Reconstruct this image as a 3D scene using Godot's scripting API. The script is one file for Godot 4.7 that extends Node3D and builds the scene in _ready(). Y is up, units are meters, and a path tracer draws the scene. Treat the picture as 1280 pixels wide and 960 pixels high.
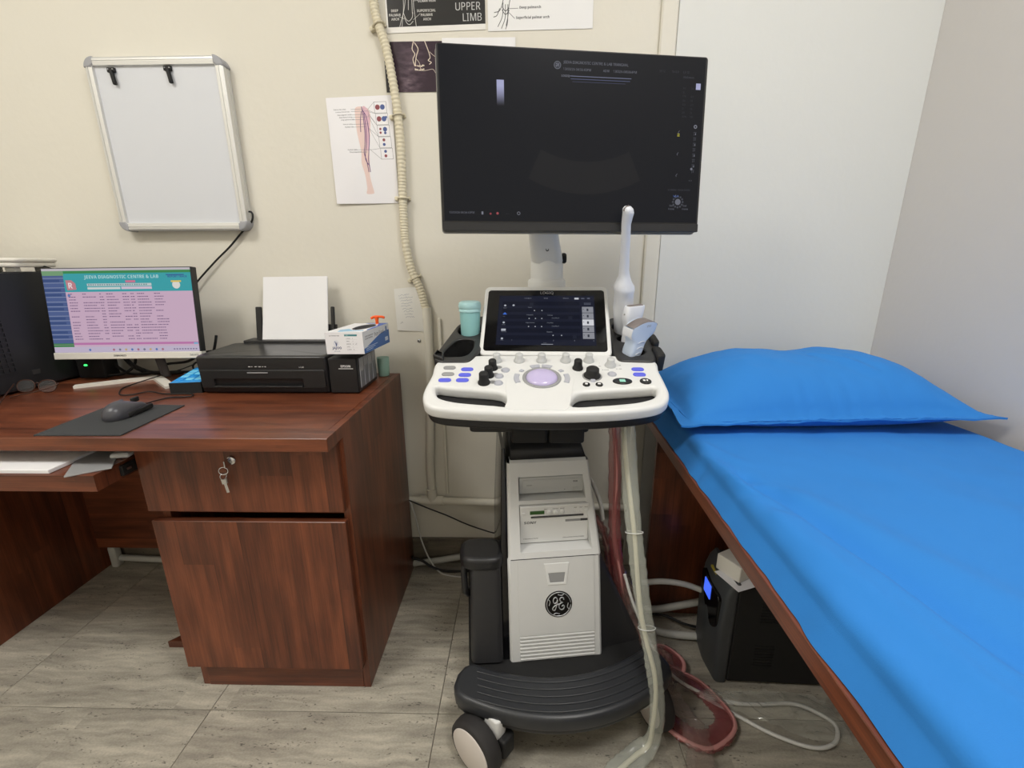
extends Node3D

# ---------------------------------------------------------------- mesh builder
class Mb:
	var st := SurfaceTool.new()
	var xf := Transform3D.IDENTITY
	var flip := false
	func _init(t := Transform3D.IDENTITY) -> void:
		st.begin(Mesh.PRIMITIVE_TRIANGLES)
		at(t)
	func at(t: Transform3D):
		xf = t
		flip = t.basis.determinant() < 0.0
		return self
	func tri(a: Vector3, b: Vector3, c: Vector3, grp := -1, ua := Vector2.ZERO, ub := Vector2.ZERO, uc := Vector2.ZERO) -> void:
		st.set_smooth_group(grp)
		st.set_uv(ua)
		st.add_vertex(xf * a)
		if flip:
			st.set_uv(ub)
			st.add_vertex(xf * b)
			st.set_uv(uc)
			st.add_vertex(xf * c)
		else:
			st.set_uv(uc)
			st.add_vertex(xf * c)
			st.set_uv(ub)
			st.add_vertex(xf * b)
	func quad(a: Vector3, b: Vector3, c: Vector3, d: Vector3, grp := -1, ua := Vector2.ZERO, ub := Vector2.ZERO, uc := Vector2.ZERO, ud := Vector2.ZERO) -> void:
		tri(a, b, c, grp, ua, ub, uc)
		tri(a, c, d, grp, ua, uc, ud)
	func loft(rings: Array, closed := true, cap0 := true, cap1 := true, grp := 0, sharp := false) -> void:
		for j in rings.size() - 1:
			var p = rings[j]
			var q = rings[j + 1]
			var n: int = p.size()
			for i in (n if closed else n - 1):
				var k: int = (i + 1) % n
				quad(p[i], p[k], q[k], q[i], (10 + j) if sharp else grp)
		for e in 2:
			if (e == 0 and cap0) or (e == 1 and cap1):
				var r = rings[0] if e == 0 else rings[rings.size() - 1]
				var m := Vector3.ZERO
				for v in r:
					m += v
				m /= r.size()
				for i in r.size():
					var k: int = (i + 1) % r.size()
					if e == 0:
						tri(m, r[k], r[i])
					else:
						tri(m, r[i], r[k])
	static func area(p: PackedVector2Array) -> float:
		var s := 0.0
		for i in p.size():
			s += p[i].cross(p[(i + 1) % p.size()])
		return s * 0.5
	static func inset(p: PackedVector2Array, d: float) -> PackedVector2Array:
		# p runs clockwise; moves every vertex inwards by d
		var o := PackedVector2Array()
		var n := p.size()
		for i in n:
			var e0 := (p[i] - p[(i + n - 1) % n]).normalized()
			var e1 := (p[(i + 1) % n] - p[i]).normalized()
			var n0 := Vector2(e0.y, -e0.x)
			var n1 := Vector2(e1.y, -e1.x)
			var m := n0 + n1
			var l := m.length()
			if l < 0.1:
				o.append(p[i] + n0 * d)
			else:
				m /= l
				o.append(p[i] + m * (d / maxf(0.5, m.dot(n0))))
		return o
	# a plate in the local XZ plane between heights h0 and h1, with rounded edges and holes
	func slab(outline: PackedVector2Array, h0: float, h1: float, bt := 0.0, bb := 0.0, holes := [], seg := 3, lid0 := true) -> void:
		var o := outline.duplicate()
		if area(o) > 0:
			o.reverse()
		var loops := [o]
		for h in holes:
			var k: PackedVector2Array = h.duplicate()
			if area(k) < 0:
				k.reverse()
			loops.append(k)
		var lv := []
		if bb > 0.0:
			for k in seg + 1:
				var a := PI / 2 * k / seg
				lv.append([bb * (1.0 - sin(a)), h0 + bb * (1.0 - cos(a))])
		else:
			lv.append([0.0, h0])
		if bt > 0.0:
			for k in seg + 1:
				var a := PI / 2 * k / seg
				lv.append([bt * (1.0 - cos(a)), h1 - bt * (1.0 - sin(a))])
		else:
			lv.append([0.0, h1])
		for lp in loops:
			var rings := []
			for l in lv:
				var r := PackedVector3Array()
				for v in inset(lp, l[0]):
					r.append(Vector3(v.x, l[1], v.y))
				rings.append(r)
			loft(rings, true, false, false, -1 if lp.size() <= 8 else 0, lp.size() > 8 and bt <= 0.0 and bb <= 0.0)
		for e in 2:
			if e == 0 and not lid0:
				continue
			var l = lv[0] if e == 0 else lv[lv.size() - 1]
			var outer := inset(o, l[0])
			var pts := outer.duplicate()
			var inner := []
			for k in range(1, loops.size()):
				var h := inset(loops[k], l[0])
				inner.append(h)
				pts.append_array(h)
			var idx := Geometry2D.triangulate_polygon(outer) if inner.is_empty() else Geometry2D.triangulate_delaunay(pts)
			for k in range(0, idx.size(), 3):
				var a := pts[idx[k]]
				var b := pts[idx[k + 1]]
				var c := pts[idx[k + 2]]
				if not inner.is_empty():
					var m := (a + b + c) / 3.0
					if not Geometry2D.is_point_in_polygon(m, outer):
						continue
					var skip := false
					for h in inner:
						if Geometry2D.is_point_in_polygon(m, h):
							skip = true
					if skip:
						continue
				var up := (b - a).cross(c - a) < 0.0
				var va := Vector3(a.x, l[1], a.y)
				var vb := Vector3(b.x, l[1], b.y)
				var vc := Vector3(c.x, l[1], c.y)
				if up == (e == 1):
					tri(va, vb, vc)
				else:
					tri(va, vc, vb)
	# a box from p0 to p1 with chamfered edges; texture coordinates in metres, u along the grain
	func cbox(p0: Vector3, p1: Vector3, bev := 0.0, grain := 0, off := Vector2.ZERO, span := Vector2(1.2, 0.6)) -> void:
		var mid := (p0 + p1) / 2.0
		var V := func(s: Vector3, f: int) -> Vector3:
			var r := Vector3.ZERO
			for k in 3:
				var b := 0.0 if k == f else bev
				r[k] = (p1[k] - b) if s[k] > 0 else (p0[k] + b)
			return r
		var U := func(p: Vector3, f: int) -> Vector2:
			var o: Array = [0, 1, 2].filter(func(k): return k != f)
			var u: int = grain if f != grain else o[0]
			var v: int = o[1] if o[0] == u else o[0]
			return Vector2(p[u] / span.x, p[v] / span.y) + off
		for f in 3:
			var a: int = (f + 1) % 3
			var b: int = (f + 2) % 3
			for s in [-1, 1]:
				var q := []
				for w in [[-1, -1], [1, -1], [1, 1], [-1, 1]]:
					var c := Vector3.ZERO
					c[f] = s
					c[a] = w[0]
					c[b] = w[1]
					q.append(V.call(c, f))
				if s < 0:
					q.reverse()
				quad(q[0], q[1], q[2], q[3], -1, U.call(q[0], f), U.call(q[1], f), U.call(q[2], f), U.call(q[3], f))
		if bev <= 0.0:
			return
		for f in 3:
			var a: int = (f + 1) % 3
			var b: int = (f + 2) % 3
			for sa in [-1, 1]:
				for sb in [-1, 1]:
					var c0 := Vector3.ZERO
					c0[f] = -1
					c0[a] = sa
					c0[b] = sb
					var c1 := c0
					c1[f] = 1
					var q := [V.call(c0, a), V.call(c1, a), V.call(c1, b), V.call(c0, b)]
					var m: Vector3 = (q[0] + q[1] + q[2] + q[3]) / 4.0 - mid
					m[f] = 0
					if (q[1] - q[0]).cross(q[2] - q[0]).dot(m) < 0:
						q.reverse()
					quad(q[0], q[1], q[2], q[3], -1, U.call(q[0], a), U.call(q[1], a), U.call(q[2], a), U.call(q[3], a))
		for sx in [-1, 1]:
			for sy in [-1, 1]:
				for sz in [-1, 1]:
					var c := Vector3(sx, sy, sz)
					var q := [V.call(c, 0), V.call(c, 1), V.call(c, 2)]
					if (q[1] - q[0]).cross(q[2] - q[0]).dot(c) < 0:
						q.reverse()
					tri(q[0], q[1], q[2])
	# rounded box
	func rbox(p0: Vector3, p1: Vector3, r: float, bev := -1.0) -> void:
		var keep := xf
		at(xf * Transform3D(Basis(), Vector3((p0.x + p1.x) / 2, 0, (p0.z + p1.z) / 2)))
		var b := r if bev < 0.0 else bev
		slab(Mb.rrect(p1.x - p0.x, p1.z - p0.z, r), p0.y, p1.y, b, b)
		at(keep)
	static func rrect(w: float, h: float, r: float, seg := 4) -> PackedVector2Array:
		var o := PackedVector2Array()
		r = minf(r, minf(w, h) / 2.0 - 0.00001)
		for c in 4:
			var m := Vector2((w / 2 - r) * [1, -1, -1, 1][c], (h / 2 - r) * [1, 1, -1, -1][c])
			for k in seg + 1:
				var a := PI / 2 * (c + float(k) / seg)
				o.append(m + Vector2(cos(a), sin(a)) * r)
		return o
	static func ellipse(rx: float, ry: float, n := 24, c := Vector2.ZERO) -> PackedVector2Array:
		var o := PackedVector2Array()
		for k in n:
			o.append(c + Vector2(cos(TAU * k / n) * rx, sin(TAU * k / n) * ry))
		return o
	static func moved(p: PackedVector2Array, d: Vector2, turn := 0.0) -> PackedVector2Array:
		var o := PackedVector2Array()
		for v in p:
			o.append(v.rotated(turn) + d)
		return o
	func lathe(profile: Array, seg := 24, sharp := false) -> void:
		var rings := []
		for p in profile:
			var r := PackedVector3Array()
			for k in seg:
				var a := -TAU * k / seg
				r.append(Vector3(cos(a) * p[0], p[1], sin(a) * p[0]))
			rings.append(r)
		loft(rings, true, profile[0][0] > 0.0001, profile[-1][0] > 0.0001, 0, sharp)
	static func spline(p: Array, per := 6, closed := false) -> Array:
		var o := []
		var n := p.size()
		for i in (n if closed else n - 1):
			var a = p[(i - 1 + n) % n] if closed or i > 0 else p[0] * 2.0 - p[1]
			var b = p[i]
			var c = p[(i + 1) % n]
			var d = p[(i + 2) % n] if closed or i < n - 2 else p[n - 1] * 2.0 - p[n - 2]
			for k in per:
				var t := float(k) / per
				o.append(0.5 * (2.0 * b + (c - a) * t + (2.0 * a - 5.0 * b + 4.0 * c - d) * t * t + (3.0 * b - a - 3.0 * c + d) * t * t * t))
		if not closed:
			o.append(p[n - 1])
		return o
	static func curve2(p: Array, per := 6) -> PackedVector2Array:
		return PackedVector2Array(spline(p, per, true))
	# a tube along points; rad is one radius, or one per point; flat squeezes it across
	func tube(path: Array, rad, sides := 8, flat := 1.0, up := Vector3(0.01, 1, 0.02), closed := false) -> void:
		var rings := []
		var n := path.size()
		var side := Vector3.ZERO
		for i in n:
			var d: Vector3 = (path[(i + 1) % n if closed else mini(i + 1, n - 1)] - path[(i - 1 + n) % n if closed else maxi(i - 1, 0)]).normalized()
			if side == Vector3.ZERO:
				side = d.cross(up).normalized()
			else:
				side = (side - d * side.dot(d)).normalized()
			var nor := side.cross(d)
			var r: float = rad[i] if rad is Array or rad is PackedFloat32Array else rad
			var ring := PackedVector3Array()
			for k in sides:
				var a := TAU * k / sides
				ring.append(path[i] + side * cos(a) * r + nor * sin(a) * r * flat)
			rings.append(ring)
		if closed:
			rings.append(rings[0])
		loft(rings, true, not closed, not closed, 0)
	# a flattened sleeve: half width per point, lying level where the path runs level
	func ribbon(path: Array, wide: Array, thick: float, sides := 14, first := Vector3(1, 0, 0.25)) -> void:
		var rings := []
		var n := path.size()
		var side := first
		for i in n:
			var d: Vector3 = (path[mini(i + 1, n - 1)] - path[maxi(i - 1, 0)]).normalized()
			var lev := d.cross(Vector3.UP)
			if lev.dot(side) < 0.0:
				lev = -lev
			side = (side + lev * lev.length() * 0.35)
			side = (side - d * side.dot(d)).normalized()
			var nor := side.cross(d)
			var ring := PackedVector3Array()
			for k in sides:
				var a := TAU * k / sides
				ring.append(path[i] + side * cos(a) * wide[i] + nor * sin(a) * thick)
			rings.append(ring)
		loft(rings, true, true, true, 0)
	func mesh() -> ArrayMesh:
		st.generate_normals()
		st.index()
		return st.commit()

var M := {}
var used := {}

func c8(r: float, g: float, b: float) -> Color:
	return Color(r / 255.0, g / 255.0, b / 255.0)

func mat(key: String, col: Color, rough := 0.6, metal := 0.0) -> StandardMaterial3D:
	var m := StandardMaterial3D.new()
	m.resource_name = key
	m.albedo_color = col
	m.roughness = rough
	m.metallic = metal
	m.cull_mode = BaseMaterial3D.CULL_DISABLED
	M[key] = m
	return m

func numbered(called: String) -> String:
	used[called] = used.get(called, -1) + 1
	return called if used[called] == 0 else "%s_%03d" % [called, used[called]]

func tag(o: Node3D, label: String, category: String, group := "", kind := "") -> Node3D:
	o.set_meta("label", label)
	o.set_meta("category", category)
	if group:
		o.set_meta("group", group)
	if kind:
		o.set_meta("kind", kind)
	return o

func thing(called: String, label: String, category: String, where := Vector3.ZERO, group := "") -> Node3D:
	var o := Node3D.new()
	o.name = numbered(called)
	add_child(o)
	o.position = where
	return tag(o, label, category, group)

# a part (or, without a parent, a thing of one mesh); the shape is given in the room's coordinates
func part(shape, called: String, m: Material, parent: Node3D = null, where := Transform3D.IDENTITY) -> MeshInstance3D:
	var o := MeshInstance3D.new()
	o.mesh = shape.mesh() if shape is Mb else shape
	o.material_override = m
	o.cast_shadow = GeometryInstance3D.SHADOW_CASTING_SETTING_ON
	if parent:
		o.name = called
		parent.add_child(o, true)
	else:
		o.name = numbered(called)
		add_child(o)
	o.global_transform = where
	return o

func struct(shape, called: String, m: Material, label: String, category: String) -> MeshInstance3D:
	var o := part(shape, called, m)
	tag(o, label, category, "", "structure")
	return o

var fonts := {}
func font(which := "Droid Sans", weight := 400) -> SystemFont:
	var k := which + str(weight)
	if not fonts.has(k):
		var f := SystemFont.new()
		f.font_names = PackedStringArray([which])
		f.font_weight = weight
		fonts[k] = f
	return fonts[k]

func text_mesh(s: String, h: float, depth := 0.0003, bold := false, which := "Droid Sans") -> TextMesh:
	var t := TextMesh.new()
	t.text = s
	t.font = font(which, 700 if bold else 400)
	t.font_size = 32
	t.pixel_size = h / (0.714 * 32.0)
	t.depth = depth
	t.curve_step = 1.5
	return t

# raised or printed letters of cap height h, standing in the XY plane of «where», facing its +Z
func letters(s: String, h: float, m: Material, parent: Node3D, where: Transform3D, bold := false) -> MeshInstance3D:
	return part(text_mesh(s, h, 0.0004, bold), "lettering", m, parent, where)

# ---------------------------------------------------------------- drawing on images
func canvas(w: int, h: int, col: Color) -> Image:
	var im := Image.create(w, h, false, Image.FORMAT_RGB8)
	im.fill(col)
	return im

func rect(im: Image, x: float, y: float, w: float, h: float, col: Color) -> void:
	im.fill_rect(Rect2i(roundi(x), roundi(y), maxi(1, roundi(w)), maxi(1, roundi(h))), col)

func dot(im: Image, x: float, y: float, r: float, col: Color) -> void:
	for j in range(floori(y - r - 1), ceili(y + r + 1)):
		for i in range(floori(x - r - 1), ceili(x + r + 1)):
			if i >= 0 and j >= 0 and i < im.get_width() and j < im.get_height():
				var a := clampf(r + 0.5 - Vector2(i + 0.5 - x, j + 0.5 - y).length(), 0, 1)
				if a > 0:
					im.set_pixel(i, j, im.get_pixel(i, j).lerp(col, a * col.a))

func stroke(im: Image, pts: Array, w: float, col: Color) -> void:
	for k in pts.size() - 1:
		var a: Vector2 = pts[k]
		var b: Vector2 = pts[k + 1]
		var lo := a.min(b) - Vector2.ONE * (w + 1)
		var hi := a.max(b) + Vector2.ONE * (w + 1)
		for j in range(maxi(0, floori(lo.y)), mini(im.get_height(), ceili(hi.y))):
			for i in range(maxi(0, floori(lo.x)), mini(im.get_width(), ceili(hi.x))):
				var p := Vector2(i + 0.5, j + 0.5)
				var q := Geometry2D.get_closest_point_to_segment(p, a, b)
				var f := clampf(w * 0.5 + 0.5 - p.distance_to(q), 0, 1)
				if f > 0:
					im.set_pixel(i, j, im.get_pixel(i, j).lerp(col, f))

func fill_poly(im: Image, pts: PackedVector2Array, col: Color) -> void:
	var lo := pts[0]
	var hi := pts[0]
	for p in pts:
		lo = lo.min(p)
		hi = hi.max(p)
	for j in range(maxi(0, floori(lo.y)), mini(im.get_height(), ceili(hi.y))):
		for i in range(maxi(0, floori(lo.x)), mini(im.get_width(), ceili(hi.x))):
			if Geometry2D.is_point_in_polygon(Vector2(i + 0.5, j + 0.5), pts):
				im.set_pixel(i, j, im.get_pixel(i, j).lerp(col, col.a))

# prints text with cap height h; x, y is its left end on the baseline (its middle when centred)
func write(im: Image, s: String, x: float, y: float, h: float, col: Color, centred := false, bold := false, which := "Droid Sans") -> void:
	var t := text_mesh(s, h, 0.0, bold, which)
	var arr := t.get_mesh_arrays()
	if arr.is_empty():
		return
	var v: PackedVector3Array = arr[Mesh.ARRAY_VERTEX]
	var ix: PackedInt32Array = arr[Mesh.ARRAY_INDEX] if arr[Mesh.ARRAY_INDEX] != null else PackedInt32Array(range(v.size()))
	var lo := Vector3(1e9, 1e9, 0)
	var hi := -lo
	for p in v:
		lo = lo.min(p)
		hi = hi.max(p)
	var dx := x - (lo.x + hi.x) / 2 if centred else x - lo.x
	var dy := y + lo.y
	var w := im.get_width()
	var hh := im.get_height()
	var cov := {}
	for k in range(0, ix.size(), 3):
		var a := Vector2(v[ix[k]].x + dx, dy - v[ix[k]].y)
		var b := Vector2(v[ix[k + 1]].x + dx, dy - v[ix[k + 1]].y)
		var c := Vector2(v[ix[k + 2]].x + dx, dy - v[ix[k + 2]].y)
		if absf((b - a).cross(c - a)) < 1e-6:
			continue
		var l := a.min(b).min(c)
		var u := a.max(b).max(c)
		for j in range(maxi(0, floori(l.y)), mini(hh, ceili(u.y))):
			for i in range(maxi(0, floori(l.x)), mini(w, ceili(u.x))):
				for q in 4:
					if Geometry2D.point_is_inside_triangle(Vector2(i + 0.25 + 0.5 * (q % 2), j + 0.25 + 0.5 * (q >> 1)), a, b, c):
						var key := j * w + i
						cov[key] = cov.get(key, 0) | (1 << q)
	for key in cov:
		var n := 0
		for q in 4:
			n += (cov[key] >> q) & 1
		var i: int = key % w
		var j: int = key / w
		im.set_pixel(i, j, im.get_pixel(i, j).lerp(col, n / 4.0))

func tex(im: Image) -> ImageTexture:
	return ImageTexture.create_from_image(im)

func noise(seed_: int, freq: float, oct := 4) -> FastNoiseLite:
	var n := FastNoiseLite.new()
	n.seed = seed_
	n.noise_type = FastNoiseLite.TYPE_SIMPLEX_SMOOTH
	n.frequency = freq
	n.fractal_octaves = oct
	return n

# a sheet of paper: four corners (top left, top right, bottom right, bottom left), bent by up to «bulge» along «out»
func paper(tl: Vector3, tr: Vector3, br: Vector3, bl: Vector3, bulge := 0.0, out := Vector3(0, 0, 1), n := 8, thick := 0.0004, curl := 0.0) -> Mb:
	var mb := Mb.new()
	for side in 2:
		var g := []
		for j in n + 1:
			var row := []
			for i in n + 1:
				var u := float(i) / n
				var v := float(j) / n
				var p := tl.lerp(tr, u).lerp(bl.lerp(br, u), v)
				p += out * (bulge * 4.0 * v * (1.0 - v) * (0.4 + 0.6 * sin(PI * u)) + curl * v * v * (1.0 - u) + (thick if side == 0 else 0.0))
				row.append([p, Vector2(u, v)])
			g.append(row)
		for j in n:
			for i in n:
				var a = g[j + 1][i]
				var b = g[j + 1][i + 1]
				var c = g[j][i + 1]
				var d = g[j][i]
				if side == 0:
					mb.quad(a[0], b[0], c[0], d[0], 0, a[1], b[1], c[1], d[1])
				else:
					mb.quad(b[0], a[0], d[0], c[0], 1, Vector2.ZERO, Vector2.ZERO, Vector2.ZERO, Vector2.ZERO)
	return mb

# a flat rectangle with texture coordinates in the XY plane of «where», facing +Z
func face(w: float, h: float, where: Transform3D, thick := 0.0) -> Mb:
	var mb := Mb.new(where)
	mb.quad(Vector3(-w / 2, -h / 2, 0), Vector3(w / 2, -h / 2, 0), Vector3(w / 2, h / 2, 0), Vector3(-w / 2, h / 2, 0), -1, Vector2(0, 1), Vector2(1, 1), Vector2(1, 0), Vector2(0, 0))
	if thick > 0.0:
		mb.cbox(Vector3(-w / 2, -h / 2, -thick), Vector3(w / 2, h / 2, -0.0001))
	return mb

func glow(key: String, im: Image, energy: float, rough := 0.15) -> StandardMaterial3D:
	var m := mat(key, Color(0.01, 0.01, 0.012), rough)
	m.metallic_specular = 0.22
	m.emission_enabled = true
	m.emission = Color.BLACK
	m.emission_operator = BaseMaterial3D.EMISSION_OP_ADD
	m.emission_texture = tex(im)
	m.emission_energy_multiplier = energy
	m.texture_repeat = false
	return m

func printed(key: String, im: Image, rough := 0.7) -> StandardMaterial3D:
	var m := mat(key, Color.WHITE, rough)
	m.albedo_texture = tex(im)
	m.texture_repeat = false
	return m

const UPRIGHT := Basis(Vector3(1, 0, 0), Vector3(0, 0, 1), Vector3(0, 1, 0))   # plate drawn in x, y; its thickness runs along +z

func P(a: Array) -> Array:
	var o := []
	for v in a:
		o.append(Vector3(v[0], v[1], v[2]))
	return o

func P2(a: Array) -> Array:
	var o := []
	for v in a:
		o.append(Vector2(v[0], v[1]))
	return o

func turned(where: Vector3, yaw := 0.0, pitch := 0.0, roll := 0.0) -> Transform3D:
	return Transform3D(Basis.from_euler(Vector3(deg_to_rad(pitch), deg_to_rad(yaw), deg_to_rad(roll))), where)

# ================================================================ scene
func _ready() -> void:
	# camera
	var cam := Camera3D.new()
	cam.name = "camera"
	add_child(cam)
	cam.position = Vector3(0, 1.098, 1.4381)
	cam.rotation = Vector3(-0.2668, 0.0224, -0.0049)
	cam.fov = 82.433
	cam.near = 0.02
	cam.current = true
	# air: a closed room, so the sky outside is only a dim backdrop
	var env := Environment.new()
	env.background_mode = Environment.BG_COLOR
	env.background_color = Color(0.02, 0.02, 0.02)
	env.ambient_light_source = Environment.AMBIENT_SOURCE_DISABLED
	env.tonemap_mode = Environment.TONE_MAPPER_LINEAR
	env.tonemap_exposure = 1.0
	env.sdfgi_enabled = true
	env.ssao_enabled = true
	env.ssil_enabled = true
	var we := WorldEnvironment.new()
	we.name = "environment"
	we.environment = env
	add_child(we)
	# ceiling lamps: square LED panels (position, energy)
	make_materials()
	ceiling_lamp(Vector3(-1.45, 2.8, 1.6), 2.65, "square white LED ceiling panel above the computer desk")
	ceiling_lamp(Vector3(0.6, 2.8, 1.55), 2.7, "square white LED ceiling panel above the blue couch")
	# large structure
	room()
	desk()
	machine()
	couch()
	# objects
	wall_things()
	desk_things()
	probes()
	floor_things()

func ceiling_lamp(where: Vector3, energy: float, label: String) -> void:
	var t := thing("ceiling_lamp", label, "lamp", where, "LED panels in the ceiling")
	var a := Mb.new()
	a.at(Transform3D(Basis(), where)).slab(Mb.rrect(0.62, 0.62, 0.004), -0.022, -0.001, 0.002, 0.002, [Mb.rrect(0.57, 0.57, 0.004)])
	part(a, "frame", M.white_plastic, t)
	var b := Mb.new()
	b.cbox(where + Vector3(-0.29, -0.014, -0.29), where + Vector3(0.29, -0.004, 0.29))
	part(b, "diffuser", M.lamp_glow, t)
	var l := AreaLight3D.new()
	l.name = "lamp_light"
	l.area_size = Vector2(0.57, 0.57)
	l.light_energy = energy
	l.light_color = c8(255, 252, 247)
	l.shadow_enabled = true
	l.area_range = 8.0
	t.add_child(l)
	l.rotation.x = -PI / 2
	l.position = Vector3(0, -0.024, 0)

func make_materials() -> void:
	mat("cream_paint", c8(226, 222, 210), 0.75)
	mat("white_paint", c8(222, 223, 219), 0.6)
	mat("side_paint", c8(216, 212, 208), 0.6)
	mat("ceiling_paint", c8(235, 234, 230), 0.9)
	mat("white_plastic", c8(224, 225, 224), 0.35)
	mat("pale_plastic", c8(226, 227, 226), 0.4)
	mat("grey_plastic", c8(212, 213, 212), 0.45)
	mat("mid_grey", c8(150, 151, 152), 0.5)
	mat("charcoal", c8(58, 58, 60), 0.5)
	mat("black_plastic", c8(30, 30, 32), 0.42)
	mat("dull_black", c8(22, 22, 23), 0.7)
	mat("gloss_black", c8(14, 14, 16), 0.12)
	mat("rubber", c8(44, 42, 42), 0.75)
	mat("chrome", c8(215, 215, 218), 0.16, 1.0)
	mat("aluminium", c8(222, 222, 220), 0.35, 0.45)
	mat("cap_grey", c8(162, 163, 168), 0.45)
	mat("paper_white", c8(240, 240, 242), 0.8)
	mat("pvc", c8(226, 222, 208), 0.45)
	mat("hose", c8(222, 214, 190), 0.6)
	mat("blue_button", c8(92, 100, 226), 0.45)
	mat("lavender", c8(196, 186, 224), 0.12)
	mat("probe_white", c8(226, 229, 236), 0.32)
	mat("probe_blue", c8(194, 208, 228), 0.38)
	mat("lens_grey", c8(120, 112, 110), 0.5)
	mat("teal_plastic", c8(146, 200, 202), 0.38)
	mat("teal_cap", c8(178, 222, 226), 0.32)
	mat("orange", c8(255, 98, 26), 0.45)
	mat("cable_black", c8(24, 24, 25), 0.55)
	mat("cable_white", c8(222, 222, 218), 0.5)
	mat("brown_frame", c8(70, 44, 34), 0.35)
	mat("pad", c8(54, 56, 58), 0.9)
	mat("mouse_grey", c8(70, 70, 76), 0.34)
	mat("ink", c8(30, 34, 40), 0.6)
	mat("print_navy", c8(34, 52, 104), 0.6)
	mat("print_white", c8(230, 230, 230), 0.6)
	mat("steel", c8(170, 172, 176), 0.3, 1.0)
	mat("grout", c8(96, 92, 84), 0.95)
	mat("board_white", c8(216, 219, 225), 0.3)
	mat("case_black", c8(34, 36, 40), 0.55)
	mat("phone_white", c8(228, 225, 216), 0.45)
	mat("key_blue", c8(20, 150, 226), 0.4)
	mat("key_pale", c8(120, 214, 250), 0.4)
	mat("printer_black", c8(26, 26, 28), 0.4)
	mat("lid_black", c8(40, 40, 41), 0.28)
	mat("window_grey", c8(168, 170, 176), 0.25)
	mat("ink_grey", c8(108, 112, 120), 0.3)
	mat("card_white", c8(236, 236, 240), 0.55)
	mat("card_blue", c8(64, 104, 190), 0.5)
	mat("card_pale", c8(150, 196, 226), 0.5)
	mat("ups_black", c8(20, 20, 21), 0.55)
	mat("ups_grey", c8(66, 69, 72), 0.45)
	mat("gold", c8(176, 160, 60), 0.5)
	mat("cable_grey", c8(196, 196, 190), 0.5)
	mat("cable_cream", c8(222, 218, 196), 0.5)
	mat("cable_red", c8(206, 146, 142), 0.5)
	mat("film_white", c8(226, 228, 226), 0.3)
	mat("step_plastic", c8(46, 48, 52), 0.38)
	mat("graphite", c8(44, 44, 46), 0.42)
	mat("logo_grey", c8(178, 178, 180), 0.5)
	mat("silver_print", c8(206, 208, 212), 0.3, 0.7)
	mat("drive_grey", c8(186, 188, 188), 0.45)
	mat("green_lcd", c8(52, 92, 40), 0.3)
	mat("wheel_disc", c8(216, 208, 202), 0.5)
	mat("key_grey", c8(178, 180, 190), 0.4)
	mat("knob_white", c8(198, 200, 200), 0.4)
	mat("mint_print", c8(150, 214, 196), 0.5)
	mat("holder_black", c8(40, 40, 41), 0.45)
	mat("screen_glass", c8(12, 12, 13), 0.1)
	mat("monitor_black", c8(20, 20, 21), 0.35)
	mat("steel_grey", c8(150, 148, 142), 0.4)
	var g := mat("lamp_glow", c8(255, 252, 244), 0.6)
	g.emission_enabled = true
	g.emission = c8(255, 250, 240)
	g.emission_energy_multiplier = 1.0
	g = mat("green_led", c8(20, 80, 30), 0.4)
	g.emission_enabled = true
	g.emission = c8(60, 255, 110)
	g.emission_energy_multiplier = 2.5
	g = mat("blue_lcd", c8(20, 30, 80), 0.3)
	g.emission_enabled = true
	g.emission = c8(70, 110, 255)
	g.emission_energy_multiplier = 1.0
	# clear films and glass
	g = mat("film_clear", Color(0.86, 0.88, 0.84, 0.27), 0.18)
	g.transparency = BaseMaterial3D.TRANSPARENCY_ALPHA
	g = mat("film_red", Color(0.6, 0.29, 0.3, 0.45), 0.18)
	g.transparency = BaseMaterial3D.TRANSPARENCY_ALPHA
	g = mat("film_thin", Color(0.85, 0.86, 0.82, 0.14), 0.1)
	g.transparency = BaseMaterial3D.TRANSPARENCY_ALPHA
	g = mat("film_pink", Color(0.72, 0.64, 0.6, 0.2), 0.12)
	g.transparency = BaseMaterial3D.TRANSPARENCY_ALPHA
	g = mat("film_bag", Color(0.85, 0.86, 0.82, 0.2), 0.08)
	g.transparency = BaseMaterial3D.TRANSPARENCY_ALPHA
	g = mat("lens_clear", Color(0.9, 0.9, 0.9, 0.04), 0.05)
	g.transparency = BaseMaterial3D.TRANSPARENCY_ALPHA
	g = mat("tank_clear", Color(0.66, 0.68, 0.72, 0.75), 0.2)
	g.transparency = BaseMaterial3D.TRANSPARENCY_ALPHA
	g = mat("teal_glass", Color(0.64, 0.8, 0.74, 0.75), 0.08)
	g.transparency = BaseMaterial3D.TRANSPARENCY_ALPHA
	# wood veneer: staves of slightly different tone with fine grain along u (1.2 m by 0.6 m)
	var w := 1024
	var h := 512
	var n1 := noise(3, 0.012, 3)
	var n2 := noise(5, 0.05, 3)
	var n3 := noise(9, 0.006, 2)
	var rng := RandomNumberGenerator.new()
	rng.seed = 11
	var staves := []
	for k in 8:
		var cuts := []
		var x := rng.randi_range(-300, 0)
		while x < w:
			cuts.append([x, rng.randf_range(-0.5, 0.5)])
			x += rng.randi_range(330, 620)
		staves.append(cuts)
	var im := Image.create(w, h, false, Image.FORMAT_RGB8)
	var dark := Vector3(0.27, 0.14, 0.095)
	var light := Vector3(0.575, 0.325, 0.21)
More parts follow.
